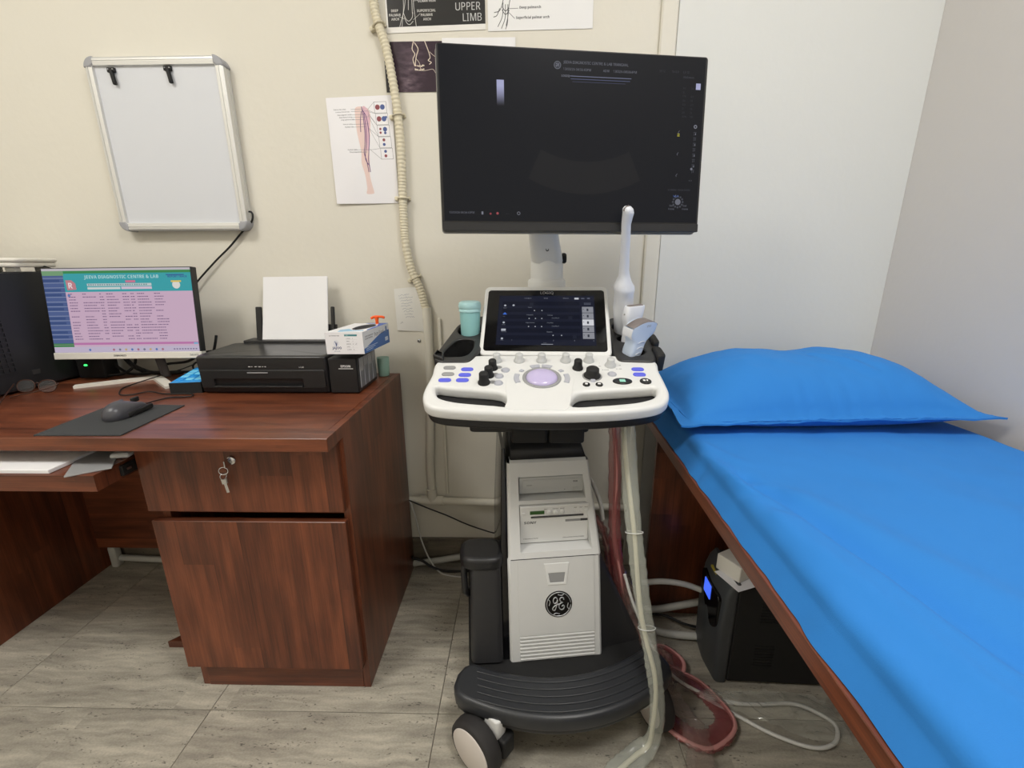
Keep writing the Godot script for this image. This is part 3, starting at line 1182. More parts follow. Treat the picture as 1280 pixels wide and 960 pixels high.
func casters(t: Node3D, B: Transform3D) -> void:
	for q in [[-0.212, 0.186, 44.0], [0.222, 0.125, 12.0], [-0.16, -0.3, 20.0], [0.16, -0.3, -15.0]]:
		var W := B * turned(Vector3(q[0], 0.065, q[1]), q[2])
		# the wheel turns about its local x axis
		var ax := W * Transform3D(Basis(Vector3(0, 1, 0), Vector3(-1, 0, 0), Vector3(0, 0, 1)), Vector3.ZERO)
		var m := Mb.new(ax)
		m.lathe([[0.052, 0.019], [0.059, 0.019], [0.0635, 0.015], [0.065, 0.007], [0.065, -0.007], [0.0635, -0.015], [0.059, -0.019], [0.052, -0.019]], 36)
		var w := part(m, "wheel", M.rubber, t)
		for s in [-1.0, 1.0]:
			m = Mb.new(ax)
			m.lathe([[0.0, 0.0185 * s], [0.053, 0.0185 * s], [0.053, 0.0205 * s], [0.051, 0.0215 * s], [0.0, 0.0225 * s]], 36)
			part(m, "hub_cap", M.wheel_disc, w)
		if q[0] > 0:
			W = W * Transform3D(Basis(Vector3.UP, PI), Vector3.ZERO)
		m = Mb.new(W)
		m.rbox(Vector3(0.022, 0.02, -0.03), Vector3(0.055, 0.075, 0.045), 0.01, 0.005)
		part(m, "caster_fork", M.pale_plastic, t)
		m = Mb.new(W)
		m.lathe([[0.018, 0.06], [0.018, 0.03]], 12)
		m.rbox(Vector3(0.024, -0.02, 0.02), Vector3(0.062, 0.03, 0.062), 0.008, 0.006)
		part(m, "brake_pedal", M.dull_black, t)

func control_panel(t: Node3D) -> void:
	var D := deck_frame()
	var outline := Mb.curve2(P2([[-0.246, 0.19], [-0.253, 0.12], [-0.2585, 0.07], [-0.257, 0.035], [-0.244, 0.006], [-0.215, -0.008], [-0.15, -0.016], [-0.075, -0.021], [0.0, -0.023], [0.075, -0.021], [0.15, -0.014], [0.21, -0.001], [0.24, 0.018], [0.2545, 0.048], [0.2575, 0.085], [0.2575, 0.14], [0.2555, 0.19], [0.17, 0.212], [0.06, 0.214], [-0.06, 0.214], [-0.165, 0.212]]), 6)
	var hole_l := Mb.curve2(P2([[-0.233, 0.074], [-0.2335, 0.06], [-0.222, 0.034], [-0.19, 0.0195], [-0.15, 0.0125], [-0.11, 0.0075], [-0.083, 0.005], [-0.082, 0.03], [-0.095, 0.05], [-0.13, 0.058], [-0.18, 0.0645], [-0.215, 0.071]]), 4)
	var hole_r := Mb.curve2(P2([[0.229, 0.071], [0.2305, 0.06], [0.219, 0.036], [0.187, 0.0205], [0.147, 0.0125], [0.107, 0.0075], [0.051, 0.004], [0.053, 0.03], [0.07, 0.05], [0.105, 0.056], [0.16, 0.0625], [0.205, 0.068]]), 4)
	var m := Mb.new(D)
	m.slab(outline, -0.026, 0.0, 0.009, 0.005, [hole_l, hole_r], 4)
	var cp := part(m, "control_panel", M.white_plastic, t)
	# seam round the raised middle console
	m = Mb.new(D)
	m.slab(Mb.curve2(P2([[-0.0785, -0.01], [-0.0, -0.0125], [0.037, -0.01], [0.046, 0.012], [0.051, 0.04], [0.058, 0.075], [0.062, 0.105], [0.052, 0.14], [0.03, 0.162], [-0.01, 0.17], [-0.05, 0.162], [-0.078, 0.14], [-0.087, 0.105], [-0.085, 0.06], [-0.081, 0.02]]), 5), -0.001, 0.0009, 0.0008)
	part(m, "middle_console", M.white_plastic, cp)
	m = Mb.new(D)
	m.slab(scaled(outline, 0.975, Vector2(0, 0.1)), -0.048, -0.0255, 0.001, 0.008)
	part(m, "under_tray", M.black_plastic, t)
	# pill keys
	for q in [[-0.1753, 0.1433, 0], [-0.178, 0.119, 0], [-0.2195, 0.097, 0], [-0.181, 0.097, 0], [0.2096, 0.1436, 0], [0.2085, 0.121, 0], [-0.2164, 0.1505, 1], [-0.2161, 0.1223, 1]]:
		m = Mb.new(on_deck(q[0], q[1]))
		m.slab(Mb.rrect(0.028, 0.0145, 0.007), -0.001, 0.0022, 0.0012)
		part(m, "pill_key", M.mid_grey if q[2] else M.blue_button, cp)
	# round keys
	for q in [[-0.0879, 0.1398], [-0.1013, 0.1139], [-0.1018, 0.0858], [0.1486, 0.1227], [0.1027, 0.0965]]:
		var r := 0.0085 if q[0] != 0.1027 else 0.0055
		m = Mb.new(on_deck(q[0], q[1]))
		m.lathe([[r + 0.0015, 0.0], [r + 0.0015, 0.001], [r, 0.0012], [r, 0.0028], [r * 0.7, 0.0038], [0.0, 0.004]], 20)
		part(m, "round_key", M.key_grey, cp)
	for q in [[-0.1135, 0.1535], [-0.119, 0.1224], [-0.122, 0.09]]:
		m = Mb.new(on_deck(q[0] + 0.008, q[1]))
		m.slab(Mb.ellipse(0.009, 0.006, 18), -0.001, 0.001, 0.0006)
		part(m, "indicator", M.mid_grey, cp)
	# black rotary knobs
	for q in [[-0.1329, 0.0868, 0.0105, 0.026], [-0.1244, 0.1156, 0.0095, 0.024], [-0.1175, 0.1475, 0.0092, 0.023], [0.0755, 0.148, 0.0095, 0.023], [0.1035, 0.1145, 0.0145, 0.021]]:
		m = Mb.new(on_deck(q[0], q[1]))
		m.lathe([[q[2] * 1.28, 0.0], [q[2] * 1.28, 0.003], [q[2] * 1.08, 0.006], [q[2], q[3] * 0.45], [q[2] * 0.96, q[3] - 0.002], [q[2] * 0.82, q[3]], [0.0, q[3]]], 24)
		part(m, "rotary_knob", M.dull_black, cp)
	m = Mb.new(on_deck(0.1035, 0.1145))
	m.lathe([[0.0215, 0.0], [0.0215, 0.0012], [0.014, 0.0014]], 28)
	part(m, "knob_ring", M.mid_grey, cp)
	# white sliding knobs below the touch screen
	for q in [[-0.1098, 0.182], [-0.0574, 0.182], [-0.0051, 0.182], [0.0508, 0.182], [0.1047, 0.182], [0.151, 0.16]]:
		m = Mb.new(on_deck(q[0], q[1]))
		m.lathe([[0.0125, 0.0], [0.0125, 0.003], [0.0105, 0.007], [0.0088, 0.009], [0.0088, 0.018], [0.0072, 0.0198], [0.0, 0.02]], 24)
		part(m, "white_knob", M.knob_white, cp)
	# track ball with ring
	m = Mb.new(on_deck(-0.0075, 0.1065))
	m.lathe([[0.0425, 0.0005], [0.0425, 0.0022], [0.040, 0.0032], [0.0355, 0.0028], [0.0345, 0.001]], 48)
	part(m, "ball_ring", M.mid_grey, cp)
	var prof := []
	for k in 9:
		var a := PI / 2 * k / 8.0
		prof.append([0.0345 * cos(a), 0.001 + 0.0125 * sin(a)])
	m = Mb.new(on_deck(-0.0075, 0.1065))
	m.lathe(prof, 40)
	part(m, "track_ball", M.lavender, cp)
	# curved keys round the ball
	for q in [[64, 88, 0.0475, 0.0595], [93, 116, 0.0475, 0.0595], [30, 40, 0.0495, 0.0585], [140, 150, 0.0495, 0.0585], [-22, 16, 0.05, 0.0615], [164, 202, 0.05, 0.0615]]:
		var pts := PackedVector2Array()
		for k in 9:
			var a := deg_to_rad(lerpf(q[0], q[1], k / 8.0))
			pts.append(Vector2(-0.0075 + cos(a) * q[3], 0.1065 + sin(a) * q[3] * 0.94))
		for k in 9:
			var a := deg_to_rad(lerpf(q[1], q[0], k / 8.0))
			pts.append(Vector2(-0.0075 + cos(a) * q[2], 0.1065 + sin(a) * q[2] * 0.94))
		m = Mb.new(D)
		m.slab(pts, 0.0, 0.0034, 0.0012)
		part(m, "curved_key", M.key_grey, cp)
	# oval black keys at the right
	for q in [[0.1657, 0.093, 0.021, 0.0125], [0.2155, 0.093, 0.0125, 0.0115], [0.0867, 0.08, 0.008, 0.008], [0.114, 0.08, 0.008, 0.008]]:
		m = Mb.new(on_deck(q[0], q[1]))
		m.slab(Mb.ellipse(q[2], q[3], 28), -0.001, 0.0024, 0.0014)
		part(m, "oval_key", M.gloss_black, cp)
	m = Mb.new(on_deck(0.1657, 0.093, 0.0025))
	m.slab(Mb.rrect(0.0125, 0.0105, 0.001), -0.0004, 0.0004)
	part(m, "key_symbol", M.mint_print, cp)
	for q in [[0.2125, 0.0945, 0.005, 0.006], [0.219, 0.0945, 0.0035, 0.006], [0.0867, 0.0805, 0.006, 0.006], [0.114, 0.0805, 0.0065, 0.0055]]:
		m = Mb.new(on_deck(q[0], q[1], 0.0025))
		m.slab(Mb.rrect(q[2], q[3], 0.0015), -0.0004, 0.0004)
		part(m, "key_symbol", M.print_white, cp)
	var ds := Basis(Vector3.RIGHT, -PI / 2)
	for q in [["L  Gain", 0.0775, 0.136], ["1", 0.128, 0.172], ["B  Mode", 0.137, 0.142], ["M / PDI", 0.168, 0.146], ["PW", 0.127, 0.158], ["CF", 0.173, 0.162]]:
		var T := on_deck(q[1], q[2], 0.0002)
		letters(q[0], 0.0028, M.mid_grey, cp, Transform3D(T.basis * ds, T.origin))
	holders(t)

func scaled(p: PackedVector2Array, f: float, c: Vector2) -> PackedVector2Array:
	var o := PackedVector2Array()
	for v in p:
		o.append(c + (v - c) * f)
	return o

func holders(t: Node3D) -> void:
	var D := deck_frame()
	var m := Mb.new(D)
	# left: a gel bottle ring and an empty cup
	var o := rounded([[-0.176, 0.1735], [-0.247, 0.1735], [-0.262, 0.195], [-0.226, 0.375], [-0.197, 0.42], [-0.15, 0.44], [-0.148, 0.25], [-0.164, 0.195]], 0.012)
	var ring_b := Mb.ellipse(0.031, 0.036, 28, Vector2(-0.189, 0.345))
	var cup := rounded([[-0.184, 0.2], [-0.242, 0.196], [-0.237, 0.235], [-0.215, 0.29], [-0.172, 0.29], [-0.17, 0.24]], 0.018)
	m.slab(o, -0.022, 0.004, 0.005, 0.003, [ring_b, cup], 3)
	var h := part(m, "probe_holder", M.holder_black, t)
	m = Mb.new(D)
	cup_walls(m, cup, -0.07, 0.002)
	part(m, "cup", M.dull_black, h)
	m = Mb.new(D)
	cup_walls(m, ring_b, -0.05, 0.002)
	part(m, "cup", M.dull_black, h)
	m = Mb.new(D)
	m.slab(rounded([[-0.235, 0.176], [-0.262, 0.193], [-0.256, 0.222], [-0.236, 0.205]], 0.006), 0.0, 0.012, 0.004)
	part(m, "rim", M.holder_black, h)
	# right: three probe cups
	m = Mb.new(D)
	o = rounded([[0.172, 0.178], [0.256, 0.172], [0.267, 0.2], [0.276, 0.3], [0.268, 0.4], [0.24, 0.425], [0.19, 0.42], [0.168, 0.24]], 0.014)
	var cups := [Mb.ellipse(0.026, 0.022, 24, Vector2(0.2185, 0.226)), Mb.ellipse(0.025, 0.02, 24, Vector2(0.215, 0.292)), Mb.ellipse(0.029, 0.029, 24, Vector2(0.218, 0.36))]
	m.slab(o, -0.022, 0.004, 0.005, 0.003, cups, 3)
	h = part(m, "probe_holder", M.holder_black, t)
	for c in cups:
		m = Mb.new(D)
		cup_walls(m, c, -0.06, 0.002)
		part(m, "cup", M.dull_black, h)
	m = Mb.new(D)
	m.slab(rounded([[0.262, 0.185], [0.286, 0.19], [0.284, 0.235], [0.262, 0.24]], 0.01), -0.03, 0.012, 0.006)
	part(m, "rim", M.dull_black, h)
	m = Mb.new(D)
	m.slab(rounded([[0.268, 0.25], [0.288, 0.255], [0.287, 0.3], [0.268, 0.3]], 0.01), -0.03, 0.014, 0.006)
	part(m, "rim", M.dull_black, h)

func cup_walls(m: Mb, loop: PackedVector2Array, h0: float, h1: float) -> void:
	var l := loop.duplicate()
	if Mb.area(l) > 0:
		l.reverse()
	var rings := []
	for q in [[0.004, h0], [0.0, h1 - 0.01], [0.0, h1]]:
		var r := PackedVector3Array()
		for v in Mb.inset(l, q[0]):
			r.append(Vector3(v.x, q[1], v.y))
		rings.append(r)
	m.loft(rings, true, true, false)

func touch_screen(t: Node3D) -> void:
	var T := turned(Vector3(0.060, 0.963, 0.324), -3.2, -44.5)
	var m := Mb.new(T * Transform3D(UPRIGHT, Vector3.ZERO))
	m.slab(Mb.rrect(0.322, 0.219, 0.014, 5), -0.03, 0.0, 0.005, 0.006, [], 4)
	var ts := part(m, "touch_screen", M.white_plastic, t)
	m = Mb.new(T * Transform3D(UPRIGHT, Vector3(0, -0.001, 0)))
	m.slab(Mb.rrect(0.302, 0.192, 0.008, 4), -0.004, 0.0008, 0.0006)
	part(m, "glass", M.screen_glass, ts)
	# the lit user interface
	var im := canvas(768, 480, c8(34, 37, 52))
	for k in 6:
		rect(im, 30, 60 + k * 66, 620, 40, c8(27, 30, 43))
	var wht := c8(190, 194, 204)
	var dim := c8(96, 100, 116)
	for q in [["Transducer", 205, 30], ["Model", 365, 30], ["Measure", 520, 30], ["Patient", 40, 128], ["Scan", 40, 212], ["Review", 38, 292], ["Worksheet", 36, 360], ["Utility", 36, 440], ["Focus", 240, 122], ["Frequency", 230, 200], ["Colorize", 395, 200], ["Edge Enhance", 225, 276], ["Gray Map", 392, 276], ["Gray Map A", 430, 230], ["Gray Map F", 430, 308], ["Rotation", 392, 360], ["1 / 2", 368, 462]]:
		write(im, q[0], q[1], q[2], 8 if q[1] > 60 else 6, wht)
	rect(im, 610, 20, 34, 18, c8(210, 212, 220))
	rect(im, 664, 22, 26, 12, dim)
	rect(im, 712, 20, 22, 14, dim)
	for q in [[52, 100], [120, 98], [50, 268], [45, 420]]:
		dot(im, q[0], q[1], 9, wht)
	fill_poly(im, PackedVector2Array([Vector2(36, 190), Vector2(54, 168), Vector2(72, 190)]), c8(70, 120, 225))
	rect(im, 34, 328, 36, 20, wht)
	for q in [[290, 150], [350, 150], [250, 228], [300, 228], [350, 228], [248, 306], [300, 306], [350, 306], [440, 388], [505, 388]]:
		dot(im, q[0], q[1], 5, wht)
	for q in [[250, 70], [560, 205], [590, 380]]:
		rect(im, q[0], q[1], 30, 36, c8(38, 41, 54))
	rect(im, 350, 468, 90, 4, wht)
	for q in [[120, 440], [440, 440], [600, 440], [745, 440]]:
		write(im, str([120, 440, 600, 745].find(q[0]) + 1), q[0], q[1], 10, wht)
	for k in 5:
		var y := 112 + k * 62
		rect(im, 668, y, 88, 58, c8(225, 226, 232) if k == 2 else c8(150, 152, 160))
		rect(im, 704, y + 18, 14, 24, c8(60, 64, 74))
		dot(im, 678, y + 24, 3, c8(40, 42, 50))
	for k in 5:
		rect(im, 686 + k * 11, 72, 8, 8, dim)
		rect(im, 686 + k * 11, 84, 8, 8, dim)
	part(face(0.2455, 0.156, T * Transform3D(Basis(), Vector3(0.002, -0.002, 0.0012))), "display", glow("touch_display", im, 0.8, 0.12), ts)
	letters("LOGIQ", 0.0074, M.logo_grey, ts, T * Transform3D(Basis().scaled(Vector3(1.15, 1, 1)), Vector3(0.003, 0.0855, 0.0012)))
	# housing behind the screen and neck of the monitor arm
	m = Mb.new()
	m.rbox(Vector3(-0.01, 0.72, 0.1), Vector3(0.15, 1.0, 0.2), 0.03, 0.01)
	part(m, "rear_housing", M.white_plastic, t)
	m = Mb.new(turned(Vector3(0.0705, 0, 0.17)))
	m.lathe([[0.053, 0.99], [0.053, 1.051], [0.05, 1.0565], [0.046, 1.058]], 32)
	part(m, "neck_collar", M.white_plastic, t)
	m = Mb.new(turned(Vector3(0.0705, 0, 0.17)))
	m.lathe([[0.045, 1.058], [0.045, 1.115], [0.041, 1.123], [0.03, 1.127], [0.0, 1.128]], 32)
	part(m, "neck", M.pale_plastic, t)
	m = Mb.new()
	var rings := []
	for q in [[0.0705, 1.113, 0.174, 0.0425, 0.04], [0.066, 1.13, 0.19, 0.042, 0.036], [0.058, 1.17, 0.225, 0.039, 0.03], [0.05, 1.22, 0.265, 0.035, 0.028], [0.062, 1.27, 0.305, 0.033, 0.027], [0.085, 1.315, 0.335, 0.033, 0.027], [0.105, 1.34, 0.362, 0.033, 0.027]]:
		var r := PackedVector3Array()
		for v in Mb.rrect(q[3] * 2, q[4] * 2, 0.024, 5):
			r.append(Vector3(q[0] + v.x, q[1] + v.y * 0.35, q[2] - v.y * 0.9))
		rings.append(r)
	m.loft(rings)
	var arm := part(m, "monitor_arm", M.white_plastic, t)
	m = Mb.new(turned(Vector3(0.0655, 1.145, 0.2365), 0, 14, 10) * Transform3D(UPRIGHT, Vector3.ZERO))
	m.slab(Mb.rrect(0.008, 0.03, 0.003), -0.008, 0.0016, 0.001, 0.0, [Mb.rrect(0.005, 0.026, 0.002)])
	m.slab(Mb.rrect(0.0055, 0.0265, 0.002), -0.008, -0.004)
	part(m, "cable_slot_shade", M.black_plastic, arm)  # black insert and rim; their colour stands for the dark hollow of a cable slot
	m = Mb.new(Transform3D(Basis(Vector3(0, 1, 0), Vector3(1, 0, 0), Vector3(0, 0, -1)), Vector3(0.112, 1.113, 0.18)))
	m.lathe([[0.014, 0.0], [0.014, 0.007], [0.011, 0.011], [0.0, 0.012]], 18)
	part(m, "clamp_knob", M.dull_black, arm)

func monitor(t: Node3D) -> void:
	var T := turned(Vector3(0.1145, 1.344, 0.401), 8.2, -4.3, -0.1)
	var m := Mb.new(T * Transform3D(UPRIGHT, Vector3.ZERO))
	m.slab(Mb.rrect(0.5745, 0.356, 0.006, 3), -0.026, 0.0, 0.002, 0.004)
	var mo := part(m, "monitor", M.monitor_black, t)
	m = Mb.new(T * Transform3D(UPRIGHT, Vector3(0.0, -0.001, -0.02)))
	m.slab(Mb.rrect(0.5775, 0.3593, 0.007, 3), -0.003, 0.003, 0.001, 0.001)
	part(m, "rear_shell", M.steel_grey, mo)
	m = Mb.new(T)
	m.cbox(Vector3(-0.2862, -0.1776, -0.002), Vector3(0.2862, -0.1606, 0.004), 0.001)
	part(m, "lower_bezel", M.black_plastic, mo)
	m = Mb.new(T)
	m.rbox(Vector3(-0.09, -0.09, -0.055), Vector3(0.09, 0.09, -0.02), 0.02, 0.005)
	part(m, "mount", M.white_plastic, mo)
	# what the screen shows: a nearly black scan picture
	var w := 1280
	var h := 760
	var im := canvas(w, h, c8(30, 31, 35))
	var fan := PackedVector2Array()
	for k in 21:
		var a := deg_to_rad(lerpf(62, 118, k / 20.0))
		fan.append(Vector2(690 + cos(a) * 600, 40 + sin(a) * 590))
	for k in 21:
		var a := deg_to_rad(lerpf(118, 62, k / 20.0))
		fan.append(Vector2(690 + cos(a) * 470, 40 + sin(a) * 440))
	fill_poly(im, fan, Color(0.17, 0.17, 0.175, 0.6))
	# grey scale bar
	for y in range(135, 245):
		var f := (y - 135) / 110.0
		rect(im, 262, y, 34, 1, c8(27, 27, 28).lerp(c8(176, 178, 214), clampf(1.05 - f * f, 0, 1)))
	var lt := c8(128, 130, 142)
	var dm := c8(74, 76, 84)
	write(im, "JEEVA DIAGNOSTIC CENTRE & LAB TRANGHAL", 576, 56, 11, lt)
	write(im, "13/03/26 04:56:43PM", 576, 82, 10, lt)
	write(im, "ADM", 768, 82, 10, lt)
	write(im, "130326-045064PM", 818, 82, 10, lt)
	dot(im, 548, 62, 17, c8(110, 112, 122))
	dot(im, 548, 62, 14, c8(60, 62, 70))
	stroke(im, P2([[541, 58], [546, 54], [545, 68], [541, 66], [552, 62], [555, 55], [551, 58], [555, 68]]), 2, lt)
	write(im, "LOGIQ", 568, 112, 9, lt, false, true)
	rect(im, 608, 104, 300, 3, c8(120, 124, 150))
	rect(im, 612, 116, 290, 3, c8(84, 90, 120))
	rect(im, 620, 128, 260, 2, c8(70, 74, 100))
	for q in [["39 12", 1086, 70], ["TIs 0.0", 1148, 70], ["L3-12", 1208, 70], ["Abdomen", 1208, 92]]:
		write(im, q[0], q[1] - 40, q[2], 9, dm)
	rect(im, 1236, 112, 24, 28, c8(176, 178, 214))
	for k in 9:
		write(im, ["FR", "B", "Frq", "Gn", "E/A", "D", "DR", "AO%", ""][k], 1172, 140 + k * 18, 8, c8(58, 60, 66))
		write(im, ["34", "", "4.0", "58", "2/3", "16", "72", "100", ""][k], 1212, 140 + k * 18, 8, c8(58, 60, 66))
	for k in 4:
		stroke(im, P2([[1164, 334 + k * 100 - 8], [1158, 334 + k * 100], [1160, 334 + k * 100 + 5]]), 2, lt)
	rect(im, 1154, 340, 12, 4, c8(196, 190, 70))
	rect(im, 1154, 348, 12, 4, c8(196, 190, 70))
	dot(im, 1246, 306, 9, lt)
	dot(im, 1246, 306, 4, c8(27, 27, 28))
	for k in 8:
		var y := 330 + k * 25
		rect(im, 1238, y, 15, 3, dm)
		rect(im, 1240, y + 5, 3, 11, dm)
		rect(im, 1247, y + 5, 4, 9, dm if k % 2 else lt)
	dot(im, 1238, 502, 6, lt)
	write(im, "< >", 1228, 560, 9, lt)
	write(im, "SUBMENU  130326:045064", 1120, 606, 7, dm)
	for k in 12:
		var a := TAU * k / 12.0
		dot(im, 1176 + cos(a) * 26, 660 + sin(a) * 26, 5, dm)
	dot(im, 1176, 660, 15, c8(110, 112, 124))
	write(im, "Scroll", 1150, 636, 8, c8(90, 130, 230))
	write(im, "Start", 1132, 682, 8, lt)
	write(im, "Frame", 1128, 698, 8, lt)
	write(im, "End", 1206, 682, 8, lt)
	write(im, "Frame", 1202, 698, 8, lt)
	write(im, "13/03/26 04:56:43PM", 24, 726, 9, lt)
	rect(im, 178, 716, 9, 14, lt)
	dot(im, 222, 726, 5, c8(150, 70, 76))
	dot(im, 256, 724, 6, c8(170, 84, 90))
	write(im, "-----", 296, 726, 8, dm)
	dot(im, 360, 723, 8, lt)
	dot(im, 360, 723, 5, c8(27, 27, 28))
	part(face(0.564, 0.3323, T * Transform3D(Basis(), Vector3(0, 0.009, 0.0006))), "display", glow("scan_display", im, 0.85, 0.32), mo)

# ---------------------------------------------------------------- couch, sheet, pillow
func seg_dist(p: Vector2, pts: Array) -> float:
	var d := 9.0
	for k in pts.size() - 1:
		d = minf(d, p.distance_to(Geometry2D.get_closest_point_to_segment(p, pts[k], pts[k + 1])))
	return d

func couch() -> void:
	var C := Transform3D(Basis(Vector3.UP, deg_to_rad(-2.2)), Vector3(0.38, 0, 0.7))
	var t := thing("examination_couch", "dark brown wooden examination couch under a blue sheet", "couch", Vector3(0.76, 0, 0.95))
	var m := Mb.new(C)
	m.cbox(Vector3(-0.02, 0.624, -0.62), Vector3(-0.001, 0.653, 1.2), 0.0012, 2, Vector2(0.3, 0.2))
	part(m, "side_rail", M.wood, t)
	m = Mb.new(C)
	m.cbox(Vector3(0.70, 0.6, -0.62), Vector3(0.716, 0.652, 1.2), 0.0012, 2, Vector2(0.1, 0.2))
	part(m, "side_rail", M.wood, t)
	m = Mb.new(C)
	m.cbox(Vector3(-0.001, 0.612, -0.62), Vector3(0.7, 0.63, 1.2), 0.0, 2, Vector2(0.6, 0.2))
	part(m, "base_board", M.wood, t)
	m = Mb.new(C)
	m.cbox(Vector3(-0.001, 0.0, -0.475), Vector3(0.7, 0.612, -0.457), 0.001, 1, Vector2(0.6, 0.4))
	part(m, "end_panel", M.wood, t)
	m = Mb.new(C)
	m.cbox(Vector3(-0.001, 0.0, 1.17), Vector3(0.7, 0.612, 1.19), 0.001, 1, Vector2(0.2, 0.4))
	part(m, "end_panel", M.wood, t)
	m = Mb.new(C)
	m.rbox(Vector3(0.03, 0.631, -0.6), Vector3(0.68, 0.69, 1.2), 0.03, 0.02)
	part(m, "mattress", M.dull_black, t)
	# fitted sheet with soft folds
	var n1 := noise(61, 2.2, 3)
	var n2 := noise(62, 9.0, 2)
	var folds := [
		[P2([[0.0, -0.13], [0.02, 0.01], [0.045, 0.07], [0.06, 0.12], [0.08, 0.22], [0.105, 0.38], [0.14, 0.5]]), 0.011, 0.017],
		[P2([[0.035, -0.02], [0.06, 0.05], [0.085, 0.13], [0.115, 0.25], [0.15, 0.38], [0.2, 0.5]]), -0.013, 0.022],
		[P2([[0.03, 0.12], [0.05, 0.25], [0.075, 0.4], [0.11, 0.55]]), 0.011, 0.02],
		[P2([[0.1, 0.05], [0.17, 0.2], [0.24, 0.36], [0.33, 0.5]]), 0.009, 0.03],
		[P2([[0.01, -0.03], [0.03, -0.005], [0.06, 0.005]]), 0.006, 0.01],
		[P2([[0.0, 0.02], [0.03, 0.05], [0.05, 0.11]]), -0.006, 0.009],
		[P2([[0.0, -0.19], [0.03, -0.16], [0.06, -0.1]]), 0.005, 0.016],
		[P2([[0.3, -0.1], [0.45, 0.2], [0.5, 0.4]]), 0.005, 0.05]]
	var nz := 190
	var prof := []       # across: left skirt, rounded edge, top, right edge
	for k in 5:
		prof.append([-0.016 + 0.004 * k, 0.6545 + 0.0065 * k, 0.0])
	for k in 6:
		var a := PI / 2 * k / 5.0
		prof.append([0.003 + 0.022 * (1.0 - cos(a)), 0.686 + 0.022 * sin(a), 0.3 + 0.7 * k / 5.0])
	for k in range(1, 70):
		prof.append([lerpf(0.025, 0.68, k / 69.0), 0.708, 1.0])
	for k in range(1, 6):
		var a := PI / 2 * k / 5.0
		prof.append([0.68 + 0.024 * sin(a), 0.708 - 0.03 * (1.0 - cos(a)), 1.0])
	var rings := []
	for j in nz + 1:
		var z := lerpf(-0.655, 1.22, float(j) / nz)
		var r := PackedVector3Array()
		for q in prof:
			var p := Vector2(q[0], z)
			var y: float = q[1] + q[2] * (0.006 * n1.get_noise_2d(p.x * 1.2, z) + 0.0018 * n2.get_noise_2d(p.x, z * 0.6))
			for f in folds:
				var d := seg_dist(p, f[0])
				if d < f[2] * 3.0:
					y += q[2] * f[1] * exp(-d * d / (f[2] * f[2]))
			var x: float = q[0] + (1.0 - q[2]) * 0.004 * n2.get_noise_2d(z * 1.2, 3.0)
			r.append(Vector3(x, y, z))
		rings.append(r)
	m = Mb.new(C)
	m.loft(rings, false, false, false, 0)
	tag(part(m, "bed_sheet", M.blue_cloth), "bright blue fitted sheet stretched over the couch", "sheet")
	pillow()

func pillow() -> void:
	var n1 := noise(71, 3.0, 3)
	var n2 := noise(72, 12.0, 2)
	var NU := 84
	var NV := 56
	var F := 1.075
	var top := []
	var bot := []
	for j in NV + 1:
		var v := lerpf(-F, F, float(j) / NV)
		var rt := PackedVector3Array()
		var rb := PackedVector3Array()
		for i in NU + 1:
			var u := lerpf(-F, F, float(i) / NU)
			var cu := clampf(absf(u), 0, 1)
			var cv := clampf(absf(v), 0, 1)
			var b := pow(maxf(0.0, (1.0 - pow(cu, 2.6)) * (1.0 - pow(cv, 2.4))), 0.62)
			# corners are pinched inwards a little
			var x := 0.735 + u * (0.34 - 0.012 * (1.0 - cv * cv))
			var z := 0.258 + v * (0.205 - 0.012 * (1.0 - cu * cu))
			var lump := 1.0 - 0.10 * exp(-pow((u - 0.02) / 0.3, 2.0)) + 0.03 * sin(u * 3.0)
			var w := 0.008 * n1.get_noise_2d(x, z) + 0.003 * n2.get_noise_2d(x, z)
			# gathers along the front and side seams
			var gx := 0.0035 * sin(u * 46.0 + 3.0 * n1.get_noise_2d(u * 2.0, 5.0)) * exp(-pow((cv - 0.93) / 0.16, 2.0)) * (1.0 - cu)
			var edge := 0.004 * n1.get_noise_2d(u * 1.2 + 7.0, v * 1.2)
			var lift_ := 0.0 if cu < 1.0 and cv < 1.0 else edge
			var y0 := 0.7445 + 0.008 * v * v * u + lift_
			var bump := 0.0
			var d := Vector2(u, v).distance_to(Geometry2D.get_closest_point_to_segment(Vector2(u, v), Vector2(0.12, 0.1), Vector2(0.36, 0.62)))
			bump += 0.004 * exp(-d * d / 0.0022) - 0.003 * exp(-pow(d - 0.07, 2.0) / 0.003)
			rt.append(Vector3(x, y0 + 0.0022 + 0.132 * b * lump + (w + bump) * minf(1.0, b * 1.6) + gx, z))
			rb.append(Vector3(x, maxf(0.713, y0 - 0.0022 - 0.055 * b), z))
		top.append(rt)
		bot.append(rb)
	var m := Mb.new()
	m.loft(top, false, false, false, 0)
	m.loft(bot, false, false, false, 1)
	for j in NV:
		for i in [0, NU]:
			m.quad(bot[j][i], bot[j + 1][i], top[j + 1][i], top[j][i], 2)
	for i in NU:
		for j in [0, NV]:
			m.quad(bot[j][i], bot[j][i + 1], top[j][i + 1], top[j][i], 3)
	var o := part(m, "pillow", M.blue_cloth)
	tag(o, "plump blue pillow with a flat seam border at the couch head", "pillow")
	# stitched line inside the border
	var path := []
	for k in 160:
		var a := TAU * k / 160.0
		var u := signf(cos(a)) * pow(absf(cos(a)), 0.12)
		var v := signf(sin(a)) * pow(absf(sin(a)), 0.12)
		path.append(Vector3(0.735 + u * 0.341, 0.7472 + 0.008 * v * v * u, 0.258 + v * 0.206))
	m = Mb.new()
	m.tube(path, 0.0016, 5, 1.0, Vector3.UP, true)
	part(m, "seam", M.blue_cloth, o)

